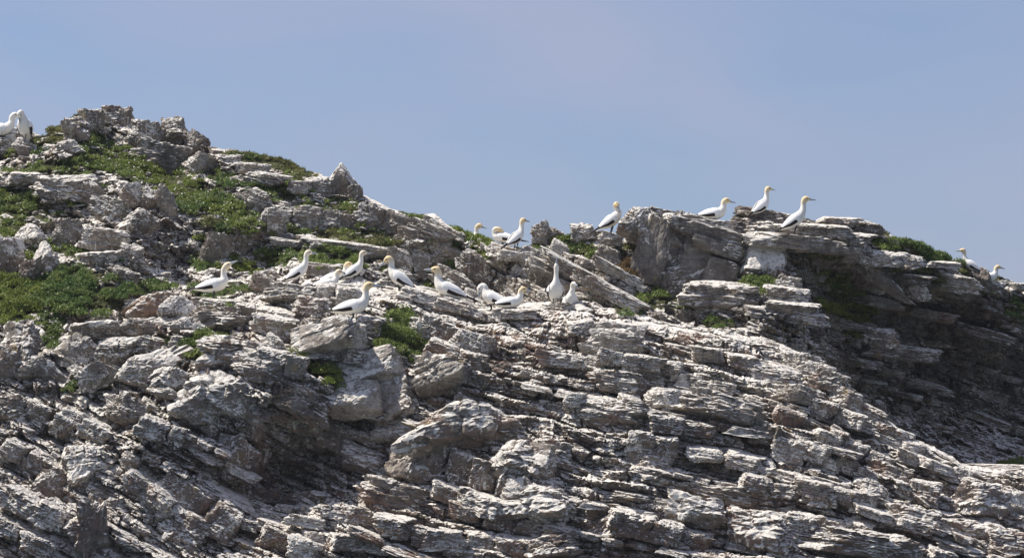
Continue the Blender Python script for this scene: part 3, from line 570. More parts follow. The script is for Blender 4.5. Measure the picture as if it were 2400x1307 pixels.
    px, py, wp, hp, tl, kd, mt, dp = a; k = max(1, round(wp/72)) if kd == 'slab' else 1   # a long ledge is broken by joints into several blocks
    ln = random.uniform(4, 16) if kd == 'slab' else (random.uniform(-26, -6) if mt in ('grey', 'white') else random.uniform(-16, 12)); u0 = -wp/2
    ws = [random.uniform(.7, 1.3) for _ in range(k)]; ws = [q*wp/sum(ws) for q in ws]
    for q in ws:
        u = u0+q/2; u0 += q; c_, s_ = math.cos(math.radians(tl)), math.sin(math.radians(tl))
        feat(px+u*c_, py+u*s_+random.uniform(-3, 3)*(k > 1), q*1.04, hp*random.uniform(.8, 1.1) if k > 1 else hp, tl+random.gauss(0, 2.5), kd, mt if random.random() < .75 else 'front', min(.9, dp*wp/q*.8) if k > 1 else dp, lean=ln+random.gauss(0, 3), yaw=random.uniform(-14, 14))
for a, kw in [((625, 862, 150, 66, 6, 'block', 'front', .5), dict(lean=14)), ((1440, 812, 130, 70, 3, 'block', 'grey', .4), dict(lean=14)), ((1110, 810, 90, 60, 24, 'block', 'front', .5), dict(lean=14)), ((1425, 975, 130, 40, 4, 'block', 'front', .4), dict(lean=14)), ((2080, 1290, 150, 60, 2, 'block', 'front', .4), dict(lean=14))]:
    feat(*a, out=.45, **kw)
for a in [(768, 802, 165, 74, -8, 'monolith', 'pale', .6), (865, 872, 170, 84, -12, 'monolith', 'pale', .55), (840, 935, 110, 70, 4, 'monolith', 'pale', .6), (925, 930, 110, 110, -14, 'block', 'pale', .5), (930, 1010, 120, 70, 10, 'block', 'pale', .6), (1235, 1085, 130, 80, 12, 'monolith', 'pale', .5)]:
    feat(*a, out=.4, lean=-30, yaw=-14)
for a in [(1950, 895, 90, 50, 20, 'block', 'front', .7), (1990, 940, 90, 54, 26, 'block', 'grey', .7), (2040, 975, 100, 44, 24, 'block', 'front', .7), (2090, 1020, 100, 40, 22, 'slab', 'front', .7), (1915, 870, 80, 40, 14, 'slab', 'white', .7)]:
    feat(*a, out=.3, lean=6, owner=crag_r)
for a in [(560, 1222, 100, 26, 22, 'slab', 'white', .7), (640, 1212, 110, 28, 14, 'slab', 'front', .7), (720, 1222, 100, 26, 10, 'slab', 'white', .7), (600, 1190, 80, 30, 18, 'block', 'brown', .7), (680, 1196, 70, 24, 10, 'block', 'front', .8), (780, 1200, 90, 30, 10, 'block', 'front', .7), (530, 1180, 90, 30, 24, 'slab', 'front', .7), (690, 1170, 60, 30, 5, 'boulder', 'brown', .8), (620, 1160, 60, 34, 5, 'boulder', 'brown', .8), (750, 1165, 60, 30, 5, 'boulder', 'brown', .8), (655, 1240, 120, 26, 18, 'slab', 'white', .6), (480, 1230, 110, 26, 30, 'slab', 'front', .6)]:
    feat(*a, out=.35, lean=random.uniform(0, 10), yaw=random.uniform(-15, 15))

# --- the rest of the ledges, largest first, kept apart from each other
def fill(owner, surf, px0, px1, top, bot, slope, sizes, mats, seed, pslab, skipveg=True):
    r_ = random.Random(seed); placed = []
    for wm in sizes:
        for _try in range(30):
            px, py = r_.uniform(px0, px1), 0
            lo, hi = top(px)+6, bot(px)
            if hi < lo+10: continue
            py = r_.uniform(lo, hi); p = surf(px, py)
            if owner is crag_l and ((px-700)/85)**2+((py-1120)/80)**2 < 1: continue
            if skipveg and vegmask(np.array([px]), np.array([py]))[0] > (0.5 if wm > .3 else .85): continue
            if all((p.x-q[0])**2 + (1.9*(p.z-q[1]))**2 > (0.30*(wm+q[2]))**2 for q in placed): break
        else: continue
        placed.append((p.x, p.z, wm))
        broken = pslab(px, py); kind = 'slab' if r_.random() < broken else r_.choice(['block', 'block', 'boulder'])
        hw = wm/2; th = hw*(r_.uniform(.16, .34) if kind == 'slab' else r_.uniform(.4, .75)); hd = hw*r_.uniform(.55, .9)
        tilt = math.degrees(math.atan(-slope(p.x))) + r_.gauss(0, 5 if kind == 'slab' else 10)
        loc = p + Vector((0, hd*r_.uniform(.0, .45), r_.uniform(-.3, .2)*th))
        rock(owner, kind, loc, (hw, hd, th), tilt, r_.uniform(2, 18), r_.gauss(0, 20), r_.choice(mats))
def sizes(n, lo, hi, seed):
    r_ = random.Random(seed); return sorted([lo*(hi/lo)**(r_.random()**1.7) for _ in range(n)], reverse=True)
def to_pix(p):
    d = Vector(p)-Vector((0, 0, CAMZ)); f = d.y*math.cos(PITCH)+d.z*math.sin(PITCH); u = -d.y*math.sin(PITCH)+d.z*math.cos(PITCH)
    return 1200+FPX*d.x/f, 653.5-FPX*u/f
def beds(owner, surf, px0, px1, top, bot, slope, count, mats, seed, th0, th1, reach=.2):
    """runs of joint-bounded blocks along one bed, one object each"""
    r_ = random.Random(seed); starts = []; n = 0
    while n < count:
        for _t in range(40):
            px = r_.uniform(px0, px1); lo, hi = top(px)+14, bot(px); py = r_.uniform(lo, max(lo+1, hi)); p = surf(px, py)
            if all(abs(p.x-q[0]) > 1.4 or abs(p.z-q[1]) > .34 for q in starts): break
        starts.append((p.x, p.z)); th = r_.uniform(th0, th1); m = r_.choice(mats); out = r_.uniform(.0, reach); x, z = p.x, p.z; Y = p.y
        for _j in range(r_.randint(3, 6)):
            w_ = th*r_.uniform(2.2, 6.5); sl_ = slope(x); c = Vector((x+w_/2, Y, z+sl_*w_/2)); qx, qy = to_pix(c)
            if qx > px1 or qy > 1345 or qy < top(qx)+8 or n >= count: break
            if not (owner is crag_l and ((qx-700)/85)**2+((qy-1120)/80)**2 < 1) and vegmask(np.array([qx]), np.array([qy]))[0] < .5:
                Y = .5*Y+.5*surf(qx, qy).y; hd = max(.22, w_*.45)
                rock(owner, 'slab' if r_.random() < .88 else 'block', (c.x, Y+hd*.45-out-r_.uniform(0, .12), c.z+r_.uniform(-.02, .02)), (w_/2*1.06, hd, th/2*r_.uniform(.85, 1.1)), math.degrees(math.atan(-sl_))+r_.gauss(0, 1.2), r_.uniform(3, 10), r_.gauss(0, 5), m if r_.random() < .7 else r_.choice(mats)); n += 1
            x += w_+r_.uniform(.0, .06); z += sl_*w_
beds(crag_r, surfR, MIDPX, 2480, lambda p: TA(p)+15, lambda p: 1330, slopeA, 125, ['front', 'front', 'white', 'grey'], 41, .08, .19)
beds(crag_l, surfL, -60, MIDPX, lambda p: np.maximum(TA(p)+15, 980), lambda p: 1330, slopeA, 60, ['front', 'brown', 'white', 'grey'], 43, .10, .22)
beds(cliff, surfC, 1900, 2480, lambda p: TB(p)+60, lambda p: TA(p)-10, slopeB, 40, ['cliff', 'cliff', 'brown'], 42, .10, .26, -.2)
def chance(px, py): return .65 if px > 900 else (.45 if py > 1000 else .2)
fill(crag_l, surfL, -120, MIDPX, TA, lambda p: 1340, slopeA, sizes(max(20, 290-COUNT['crag_left']), .2, .55, 1), ['front', 'front', 'brown', 'white', 'grey'], 2, chance)
fill(crag_r, surfR, MIDPX, 2520, TA, lambda p: 1340, slopeA, sizes(max(12, min(60, 290-COUNT['crag_right'])), .2, .5, 7), ['front', 'front', 'brown', 'white', 'grey'], 8, chance)
fill(hill, surfH, -100, 1550, TB, TA, slopeB, sizes(285-COUNT['hillside'], .16, .55, 3), ['rear', 'rear', 'grey', 'white'], 4, lambda px, py: .7 if px > 1150 else .3)
fill(cliff, surfC, 1556, 2520, TB, TA, slopeB, sizes(285-COUNT['headland'], .18, .6, 5), ['cliff', 'cliff', 'brown', 'grey'], 6, lambda px, py: .5)

# --- small broken stone lying between them
MID = [rock_shape(k, 950+i, 6) for i, k in enumerate(['slab', 'slab', 'block', 'slab', 'slab', 'boulder', 'block', 'slab']*2)]
LOW = [rock_shape(k, 900+i, 3) for i, k in enumerate(['slab', 'slab', 'block', 'block', 'slab', 'boulder', 'block', 'slab'])]
def rubble(owner, surf, px0, px1, top, bot, slope, count, mat, seed, lo=.05, hi=.2, name='loose_stones', shapes=None):
    r_ = np.random.default_rng(seed); Vs, Qs, k = [], [], 0
    PXs = r_.uniform(px0, px1, count)
    for px in PXs:
        t, b = top(px)+3, bot(px)
        if b < t: continue
        py = r_.uniform(t, b); p = np.array(surf(px, py))
        sh = shapes or LOW; V0, Q0 = sh[r_.integers(len(sh))]; wm = lo*(hi/lo)**(r_.random()**1.5)
        sc = np.array([wm*.5, wm*.5*r_.uniform(.6, 1), wm*.5*r_.uniform(.18, .6)])
        a = -math.atan(slope(p[0])) + r_.normal(0, .15); yw = r_.uniform(-3.1, 3.1); ln = r_.uniform(0, .4)
        R = np.array(Matrix.Rotation(a, 3, 'Y') @ Matrix.Rotation(ln, 3, 'X') @ Matrix.Rotation(yw*.25, 3, 'Z'))
        Vs.append((V0*sc)@R.T + p + (0, r_.uniform(-.02, .3)*wm, 0)); Qs.append(Q0+k); k += len(V0)
    link(name, mesh_np(name, np.concatenate(Vs), np.concatenate(Qs), M[mat]), owner, kind="stuff")
rubble(crag_l, surfL, -150, MIDPX, TA, lambda p: 1380, slopeA, 1000, 'front', 21)
rubble(crag_l, surfL, -150, MIDPX, TA, lambda p: 1380, slopeA, 480, 'front', 31, .14, .42, 'broken_ledges', MID)
rubble(crag_r, surfR, MIDPX, 2550, TA, lambda p: 1380, slopeA, 1000, 'front', 25)
rubble(crag_r, surfR, MIDPX, 2550, TA, lambda p: 1380, slopeA, 300, 'front', 35, .12, .3, 'broken_ledges', MID)
rubble(hill, surfH, -150, 1550, TB, TA, slopeB, 1500, 'rear', 22)
rubble(hill, surfH, -150, 1550, TB, TA, slopeB, 260, 'rear', 32, .15, .35, 'broken_ledges', MID)
rubble(cliff, surfC, 1556, 2550, TB, TA, slopeB, 900, 'cliff', 23)
rubble(cliff, surfC, 1556, 2550, TB, TA, slopeB, 320, 'cliff', 33, .15, .4, 'broken_ledges', MID)

# ------------------------------------------------------------------ plants
def leaves(centres, radii, r_, size, per):
    """small leaf faces through low domes"""
    Vs = []
    for c, rad in zip(centres, radii):
        n = int(per*(rad/0.12)**2)+8
        d = r_.normal(0, 1, (n, 3)); d /= np.linalg.norm(d, axis=1, keepdims=True); d[:, 2] = np.abs(d[:, 2])
        rr = rad*r_.uniform(.45, 1.08, n)**.6
        pos = c + d*rr[:, None]*(1, 1, .72)
        u = r_.normal(0, 1, (n, 3))+d*.6; u /= np.linalg.norm(u, axis=1, keepdims=True)
        v = np.cross(u, d + r_.normal(0, .5, (n, 3))); v /= np.linalg.norm(v, axis=1, keepdims=True)+1e-9
        L = size*r_.uniform(.6, 1.4, n)[:, None]
        bl = (r_.random(n) < .3)[:, None]   # some are upright blades
        ub = r_.normal(0, .45, (n, 3))+(0, 0, 1); ub /= np.linalg.norm(ub, axis=1, keepdims=True)
        u = np.where(bl, ub, u); L = np.where(bl, L*2.0, L); wd = np.where(bl, .09, .32)
        Vs.append(np.stack([pos-u*L*.5, pos+v*L*wd, pos+u*L*.6, pos-v*L*wd], 1))
    Vv = np.concatenate(Vs).reshape(-1, 3)
    return Vv, np.arange(len(Vv)).reshape(-1, 4)
def region(v, r_, dens):
    cx, cy, rx, ry, an = v[:5]; area = rx*ry*3.14; n = max(6, int(area*dens))
    a = r_.uniform(0, 6.283, n); q = np.sqrt(r_.uniform(0, 1, n)); u, w_ = rx*q*np.cos(a), ry*q*np.sin(a)
    c, s = math.cos(math.radians(an)), math.sin(math.radians(an))
    px, py = cx+u*c-w_*s, cy+u*s+w_*c
    cs, rad = [], []
    for x, y in zip(px, py):
        y = max(y, TB(x)+3); p = np.array(seen(x, y)); k = r_.uniform(.06, .165)
        if vn(p[0]*2.6, p[2]*2.6, p[1]*1.5, 5) + .5*vn(p[0]*7, p[2]*7, 1.0, 6) < -.28: continue
        cs.append(p-(0, 0.02, k*.15)); rad.append(k)
    return np.array(cs).reshape(-1, 3), np.array(rad)
SHRUB = {
    'A': "dense dark green shrub patch with white blossoms above the pale boulders at left edge", 'B': "yellow green mat of low shrub at the far left above the pale pinnacle",
    'C': "small green shrub tucked behind the brown topped boulder below the leftmost ridge bird", 'D': "olive plant strip trailing down a dark ledge below the bird ridge",
    'E': "leafy green shrub with pale flowers just below the nearest standing bird", 'F': "green bush in the shade behind the trio of clustered birds",
    'G': "yellow green cushion plant on the skyline where one bird's head peeks over", 'H': "small green tuft on the skyline between two broken rocks at the saddle",
    'I': "rusty brown dry plant at the left foot of the big grey outcrop", 'J': "green plant mat beneath the big grey outcrop",
    'K': "small green bush below the round white block of the headland", 'L': "bright green bush standing against the dark shaded cliff",
    'M': "yellow green plant strip on the ledge left of the bright bush", 'N': "dark green shrub on the right skyline sloping down to two birds", 'O': "bright green strip of plants on the pale ledge at right edge"}
CAT = {'leaf': 'leaf', }
gc = {}
rl = np.random.default_rng(77)
BL = []
for v in VEG:
    cs, rad = region(v, rl, 0.014)
    flower = v[5] in ('leaf', 'leaf_yellow', 'leaf_dark') and v[0] < 1200
    if flower:
        for c, r0 in zip(cs, rad):
            if rl.random() < .5: BL.append((v[6], c + np.array([rl.normal(0, r0*.5), -r0*rl.uniform(.3, .8), r0*rl.uniform(.45, .8)])))
    if len(cs) == 0: continue
    if v[6] is None:
        gc.setdefault(v[5], []).append((cs, rad)); continue
    rad = rad*1.3; cs = cs + np.array([0, -.16 if v[6] not in 'GNH' else 0, .02])
    base = Vector(cs.mean(0)); root = link("shrub", None, label=SHRUB[v[6]], category="shrub", group="low plants growing on the rock"); root.location = base
    Vv, Qv = leaves(cs, rad, rl, .052, 48)
    link("foliage", mesh_np("foliage", Vv-np.array(base), Qv, M[v[5]]), root)
    SV, SQ = [], []
    for c, r0 in zip(cs[::2], rad[::2]):   # stems
        for _s in range(2):
            tip = c + np.array([rl.normal(0, r0*.4), rl.normal(0, r0*.3), r0*.7]); b0 = c-(0, 0, .06); k = len(SV)*1
            for pt, wd in ((b0, .008), (tip, .003)):
                SV += [pt+(wd, 0, 0), pt+(-wd*.5, wd*.87, 0), pt+(-wd*.5, -wd*.87, 0)]
            for i in range(3): SQ.append((k+i, k+(i+1) % 3, k+3+(i+1) % 3, k+3+i))
    link("stems", mesh_np("stems", np.array(SV)-np.array(base), SQ, M['stem']), root, kind="stuff")
    fl = [p for n_, p in BL if n_ == v[6]]
    if fl:
        FV = []
        for p in fl:
            u = rl.normal(0, 1, 3); u /= np.linalg.norm(u); w_ = np.cross(u, (0, -.6, .8)); w_ /= np.linalg.norm(w_); s_ = rl.uniform(.010, .02)
            FV += [p-u*s_, p+w_*s_, p+u*s_, p-w_*s_]
        link("blossoms", mesh_np("blossoms", np.array(FV)-np.array(base), np.arange(len(FV)).reshape(-1, 4), M['blossom']), root, kind="stuff")
gco = link("ground_cover", None, kind="stuff", label="low green and dry brown plants carpeting the hillside between the rocks", category="plants")
for pal, L in gc.items():
    Vv, Qv = leaves(np.concatenate([a for a, b in L]), np.concatenate([b for a, b in L]), rl, .049, 48)
    link("foliage", mesh_np("foliage", Vv, Qv, M[pal]), gco, kind="stuff")
FV = []
for n_, p in BL:
    if n_ is None:
        u = rl.normal(0, 1, 3); u /= np.linalg.norm(u); w_ = np.cross(u, (0, -.6, .8)); w_ /= np.linalg.norm(w_); s_ = rl.uniform(.010, .02)
        FV += [p-u*s_, p+w_*s_, p+u*s_, p-w_*s_]
link("blossoms", mesh_np("blossoms", FV, np.arange(len(FV)).reshape(-1, 4), M['blossom']), gco, kind="stuff")

# ------------------------------------------------------------------ birds
def feather_material(name, attr, c0, c1, soft=0.15):
    m, t, b = newmat(name); N = NB(t); a = N.n("ShaderNodeAttribute", attribute_name=attr); geo = N.n("ShaderNodeNewGeometry")
    n = N.noise(geo.outputs["Position"], 60, 3)
    f = N.step(N.math('ADD', a.outputs["Fac"], N.math('MULTIPLY', N.math('SUBTRACT', n, .5), .25)), .5-soft, .5+soft)
    t.links.new(N.mix(f, c0, c1), b.inputs["Base Color"]); b.inputs["Roughness"].default_value = .75; b.inputs["Specular IOR Level"].default_value = .2
    bp = N.n("ShaderNodeBump"); bp.inputs["Strength"].default_value = .25; bp.inputs["Distance"].default_value = .01
    t.links.new(N.noise(geo.outputs["Position"], 45, 3), bp.inputs["Height"]); t.links.new(bp.outputs[0], b.inputs["Normal"])
    return m
M['plumage'] = feather_material("plumage", "gold", (.80, .77, .70), (.75, .57, .31), .45)
M['wing'] = feather_material("wing_feathers", "dark", (.82, .81, .78), (.018, .013, .012), .08)
M['bill'] = plain("bill", (.36, .40, .44), .4); M['leg'] = plain("leg_skin", (.05, .05, .055), .6); M['eye'] = plain("eye", (.012, .012, .014), .25)

def crom(P, k):
    P = np.array(P, float); P = np.vstack([2*P[0]-P[1], P, 2*P[-1]-P[-2]]); out = []
    for i in range(1, len(P)-2):
        for t in np.linspace(0, 1, k, endpoint=False):
            a, b, c, d = P[i-1:i+3]; out.append(.5*((2*b)+(-a+c)*t+(2*a-5*b+4*c-d)*t*t+(-a+3*b-3*c+d)*t**3))
    out.append(P[-2]); return np.array(out)
def tube(S, seg=14, flat_end=False):
    """closed surface round a spine of rows x, y, z, half width, half height"""
    n = len(S); C = S[:, :3]; T = np.gradient(C, axis=0); T /= np.linalg.norm(T, axis=1, keepdims=True)+1e-9
    lat = np.array([0, 1., 0]); rings = []; frames = []
    for i in range(n):
        lat = lat - T[i]*(lat@T[i]); lat /= np.linalg.norm(lat); up = np.cross(T[i], lat); frames.append((lat.copy(), up))
        a = np.linspace(0, 2*math.pi, seg, endpoint=False)
        rings.append(C[i] + np.cos(a)[:, None]*lat*max(S[i, 3], .001) + np.sin(a)[:, None]*up*max(S[i, 4], .001))
    V_ = np.concatenate(rings); Q_ = []
    for i in range(n-1):
        for j in range(seg): Q_.append((i*seg+j, i*seg+(j+1) % seg, (i+1)*seg+(j+1) % seg, (i+1)*seg+j))
    k = len(V_); V_ = np.vstack([V_, C[0], C[-1]])
    Q3 = [((j+1) % seg, j, k) for j in range(seg)] + [((n-1)*seg+j, (n-1)*seg+(j+1) % seg, k+1) for j in range(seg)]
    return V_, Q_, Q3, frames
def mesh_mixed(name, V_, faces, mat, attrs=None):
    me = bpy.data.meshes.new(name); me.from_pydata([tuple(v) for v in V_], [], [tuple(int(i) for i in f) for f in faces])
    for n_, d in (attrs or {}).items():
        a = me.attributes.new(n_, 'FLOAT', 'POINT'); a.data.foreach_set("value", np.asarray(d, np.float32))
    me.polygons.foreach_set("use_smooth", [True]*len(me.polygons)); me.materials.append(mat); return me

# torso rows (x, y, z, half width, half height), rump to neck base, for a bird standing at the origin looking along +x
TORSO = {
    'upright': [(-.27, 0, .115, .018, .015), (-.20, 0, .16, .055, .045), (-.09, 0, .225, .095, .085), (.02, 0, .30, .112, .105), (.105, 0, .385, .098, .095), (.155, 0, .46, .068, .068)],
    'level': [(-.36, 0, .175, .018, .014), (-.27, 0, .19, .055, .042), (-.14, 0, .215, .10, .082), (.0, 0, .24, .118, .102), (.12, 0, .28, .108, .10), (.19, 0, .345, .072, .075)],
    'sit': [(-.36, 0, .085, .018, .014), (-.27, 0, .10, .058, .044), (-.14, 0, .12, .108, .084), (.0, 0, .135, .128, .102), (.12, 0, .165, .112, .10), (.185, 0, .23, .075, .078)],
    'steep': [(-.20, 0, .07, .018, .015), (-.15, 0, .11, .065, .055), (-.08, 0, .19, .13, .105), (-.02, 0, .29, .15, .12), (.03, 0, .40, .12, .105), (.055, 0, .50, .07, .068)],
}
# neck and head rows, offsets from the last torso row; the last entry is the bill direction
NECK = {
    'tall': ([(.025, 0, .075, .047, .05), (.03, 0, .15, .038, .040), (.035, 0, .205, .038, .042), (.06, 0, .252, .042, .044), (.105, 0, .255, .034, .034), (.135, 0, .25, .021, .02)], (1, 0, -.08)),
    'mid': ([(.03, 0, .06, .05, .055), (.035, 0, .11, .042, .046), (.045, 0, .155, .042, .046), (.075, 0, .188, .043, .044), (.118, 0, .185, .034, .034), (.147, 0, .175, .021, .02)], (1, 0, -.22)),
    'up': ([(.0, 0, .07, .047, .05), (-.005, 0, .15, .038, .040), (.01, 0, .205, .038, .042), (.045, 0, .25, .042, .044), (.085, 0, .275, .034, .034), (.11, 0, .288, .021, .02)], (.9, 0, .42)),
    'sky': ([(.0, 0, .08, .047, .05), (.005, 0, .17, .038, .040), (.01, 0, .24, .038, .042), (.015, 0, .295, .041, .042), (.02, 0, .335, .032, .032), (.025, 0, .36, .02, .02)], (.1, 0, 1)),
    'down': ([(.02, 0, .07, .047, .05), (.015, 0, .14, .040, .042), (.03, 0, .19, .040, .044), (.065, 0, .215, .043, .044), (.105, 0, .19, .034, .034), (.127, 0, .165, .021, .02)], (.75, 0, -.66)),
    'side': ([(.02, 0, .075, .047, .05), (.02, 0, .15, .040, .042), (.025, .01, .20, .040, .044), (.035, .045, .235, .042, .044), (.045, .088, .225, .034, .034), (.05, .112, .212, .021, .02)], (.2, .9, -.35)),
    'side_r': ([(.02, 0, .075, .047, .05), (.02, 0, .15, .040, .042), (.025, -.01, .20, .040, .044), (.035, -.045, .235, .042, .044), (.045, -.088, .225, .034, .034), (.05, -.112, .212, .021, .02)], (.2, -.9, -.35)),
    'back': ([(.02, .02, .055, .05, .05), (.0, .05, .09, .044, .046), (-.045, .065, .10, .042, .044), (-.095, .06, .085, .042, .042), (-.135, .05, .06, .033, .033), (-.16, .045, .04, .021, .02)], (-.8, -.1, -.5)),
    'preen': ([(-.01, 0, .055, .05, .05), (-.035, 0, .11, .044, .046), (-.05, -.01, .15, .042, .044), (-.05, -.05, .165, .043, .043), (-.042, -.085, .14, .033, .033), (-.036, -.10, .115, .021, .02)], (.15, -.35, -.9)),
    'breast': ([(.02, 0, .045, .055, .055), (.04, 0, .075, .048, .05), (.07, 0, .09, .042, .044), (.10, 0, .06, .042, .042), (.105, 0, .015, .033, .033), (.10, 0, -.015, .021, .02)], (-.15, 0, -1)),
}
def bird(px, py, Y, heading, torso, neck, label, scale=1.0, legs=True, roll=0.0, gold=1.0, perch=None):
    """heading in degrees: 0 looks right along the picture, 90 away from the sea, 180 left, 270 out to the sea"""
    foot = Vector(pix(px, py, Y))
    root = link("gannet", None, label=label, category="bird", group="gannets resting on the crag")
    root.location = foot; root.rotation_euler = (0, math.radians(roll), math.radians(heading)); root.scale = (scale,)*3
    To = np.array(TORSO[torso]); nk, bd = NECK[neck]; b0 = To[-1]
    Nk = np.array([(b0[0]+a, b0[1]+b, b0[2]+c, w_, h_) for a, b, c, w_, h_ in nk])
    To[:, 3:] *= 1.16; Nk[:, 3:] *= np.array([1.22, 1.3, 1.36, 1.42, 1.42, 1.4])[:, None]; Nk[-3:, :3] += (Nk[-3:, :3]-Nk[-4, :3])*.22
    S = crom(np.vstack([To, Nk]), 6); V_, Q_, Q3, fr = tube(S)
    # golden hood: full on the head, fading down the neck
    nT = (len(To)-1)*6; nS = len(S)
    g = np.interp(np.arange(nS), [0, nT+7, nT+16, nT+26, nS-1], [0, 0, .55*gold, .85*gold, .7*gold])
    ga = np.concatenate([np.repeat(g, 14), [0, g[-1]]])
    link("body", mesh_mixed("body", V_, Q_+Q3, M['plumage'], {"gold": ga}), root)
    # bill
    bd = np.array(bd, float); bd /= np.linalg.norm(bd); h0 = S[-1, :3]
    B = np.array([[*(h0-bd*.016), .027, .028], [*(h0+bd*.02), .022, .024], [*(h0+bd*.075), .015, .017], [*(h0+bd*.12), .007, .009], [*(h0+bd*.133+np.array([0, 0, -.006])), .001, .001]])
    bv, bq, b3, _ = tube(crom(B, 3), 10); link("bill", mesh_mixed("bill", bv, bq+b3, M['bill']), root)
    # eyes
    hi = nT + 6*5 - 3; c = S[hi, :3]; lat, up = fr[hi]
    for sg in (1, -1):
        e = c + lat*sg*S[hi, 3]*.93 + up*S[hi, 4]*.12
        E = np.array([[*(e-bd*.013), .004, .004], [*(e-bd*.007), .011, .011], [*(e+bd*.008), .011, .011], [*(e+bd*.028), .004, .004]])
        ev, eq, e3, _ = tube(E, 8); link("eye", mesh_mixed("eye", ev, eq+e3, M['eye']), root)
    # folded wings, laid along the back and reaching past the rump
    ST = crom(To, 6)[::-1]; axis = ST[-1, :3]-ST[-8, :3]; axis /= np.linalg.norm(axis)
    ext = np.array([[*(ST[-1, :3]+axis*d), .036*(1-d/.25), .024*(1-d/.25)] for d in (.06, .12, .18, .235)])
    W = np.vstack([ST[4:], ext]); _, _, _, wf = tube(W, 6); na, nb = len(W), 8
    for sg in (1, -1):
        Vw, dk = [], []
        for lay in (1, 0):
            for i in range(na):
                a = i/(na-1); lat, up = wf[i]; up = up*(1 if up[2] > 0 else -1); lat = lat*(1 if lat[1] > 0 else -1)
                drop = np.interp(a, [0, .15, .5, .8, 1], [70, 112, 118, 100, 70]); t0 = np.interp(a, [0, .3, 1], [42, 14, 4])
                for j in range(nb):
                    b_ = j/(nb-1); ph = math.radians(t0+(drop-t0)*b_); th = (.012 if lay else .002)*(1-.5*b_)*min(1, a*6+.2)
                    rx, rz = W[i, 3]*1.05+th+.004, W[i, 4]*1.05+th+.004
                    if a > .8: rx = max(rx, .026*(1-a)*5); rz = max(rz, .02*(1-a)*5)
                    Vw.append(W[i, :3] + lat*sg*math.sin(ph)*rx + up*math.cos(ph)*rz)
                    dk.append(1.0 if (b_ > .84 and a > .28) or a > .78 else (.5 if b_ > .70 and a > .24 else 0.0))
        fs = []; o_ = na*nb
        for i in range(na-1):
            for j in range(nb-1):
                f = (i*nb+j, i*nb+j+1, (i+1)*nb+j+1, (i+1)*nb+j); fs.append(f if sg > 0 else f[::-1]); q = tuple(v+o_ for v in f); fs.append(q[::-1] if sg > 0 else q)
        rim = [(i*nb, (i+1)*nb) for i in range(na-1)] + [((i+1)*nb+nb-1, i*nb+nb-1) for i in range(na-1)] + [(j+1, j) for j in range(nb-1)] + [((na-1)*nb+j, (na-1)*nb+j+1) for j in range(nb-1)]
        for a_, b_ in rim: fs.append((a_, b_, b_+o_, a_+o_))
        link("wing", mesh_mixed("wing", Vw, fs, M['wing'], {"dark": dk}), root)
    # tail
    t0 = ST[-1, :3]-axis*.04; lat = np.array([0, 1., 0]); nrm = np.cross(axis, lat); tv = []
    prof = [(0, .022), (.06, .034), (.12, .030), (.18, .014), (.21, .003)]
    for d, hw in prof:
        for s_, tz in ((-1, 0), (0, .006), (1, 0), (0, -.006)): tv.append(t0+axis*d+lat*hw*s_+nrm*tz)
    tf = [(i*4+j, i*4+(j+1) % 4, (i+1)*4+(j+1) % 4, (i+1)*4+j) for i in range(4) for j in range(4)] + [(3, 2, 1, 0), (16, 17, 18, 19)]
    link("tail", mesh_mixed("tail", tv, tf, M['wing'], {"dark": [0, .7, 0, .2]*2+[.9]*12}), root)
    if legs:
        for sg in (1, -1):
            hx = float(np.interp(.62, np.linspace(0, 1, len(To)), To[:, 0])); hz = float(np.interp(.62, np.linspace(0, 1, len(To)), To[:, 2]))
            L = np.array([[hx-.02, sg*.05, hz-.02, .03, .03], [hx+.005, sg*.05, max(hz-.12, .06), .017, .017], [.0, sg*.05, .05, .009, .009], [.005, sg*.05, .008, .009, .009]])
            lv, lq, l3, _ = tube(crom(L, 3), 8); lg = link("leg", mesh_mixed("leg", lv, lq+l3, M['leg']), root)
            fv = [(-.025, sg*.05, .012), (.075, sg*.05-.035, .004), (.095, sg*.05, .005), (.075, sg*.05+.035, .004), (0, sg*.05, .022), (-.02, sg*.05, .0), (.06, sg*.05, -.003)]
            ff = [(0, 4, 1), (4, 2, 1), (4, 3, 2), (0, 3, 4), (0, 1, 5), (5, 1, 6), (6, 1, 2), (6, 2, 3), (5, 6, 3), (5, 3, 0)]
            link("foot", mesh_mixed("foot", fv, ff, M['leg']), lg)
    if perch:   # the stone it stands on
        ow, kind, wpx, hpx, mat = perch; k = Y/FPX; hh = hpx*k/2; hw = wpx*k/2
        rock(ow, kind, foot-Vector((0, 0, hh*.93)), (hw, hw*.8, hh), random.uniform(0, 8), 6, random.uniform(-20, 20), mat)
    return root

F, H, C_ = crag_r, hill, cliff
bird(0, 322, 71.4, 5, 'sit', 'mid', "gannet at the extreme left, body cut by the picture's edge, turned right", scale=1.3, perch=(H, 'boulder', 80, 60, 'white'), gold=.25)
bird(56, 328, 70.9, 240, 'steep', 'breast', "preening gannet with tucked head beside the cut-off bird at top left", scale=1.12, perch=(H, 'boulder', 60, 40, 'white'), gold=.2)
bird(500, 700, 62.6, 0, 'level', 'up', scale=1.18, label="gannet lying low with its bill raised to the right, leftmost on the bird ridge", perch=(F, 'slab', 120, 30, 'white'), gold=.7)
bird(697, 670, 62.4, 12, 'upright', 'tall', "upright gannet on a pale rock, second from left along the bird ridge", perch=(F, 'slab', 110, 30, 'white'), gold=.55)
bird(766, 680, 62.35, 8, 'sit', 'mid', "gannet of which only a low rounded head shows left of the trio", scale=.95, legs=False, gold=.7)
bird(786, 677, 62.75, 5, 'level', 'mid', "golden headed gannet partly hidden behind the upright bird of the trio", scale=1.0)
bird(828, 664, 62.5, 15, 'upright', 'tall', "pale upright gannet at the right of the clustered trio", scale=.92, perch=(F, 'slab', 110, 26, 'white'), gold=.6)
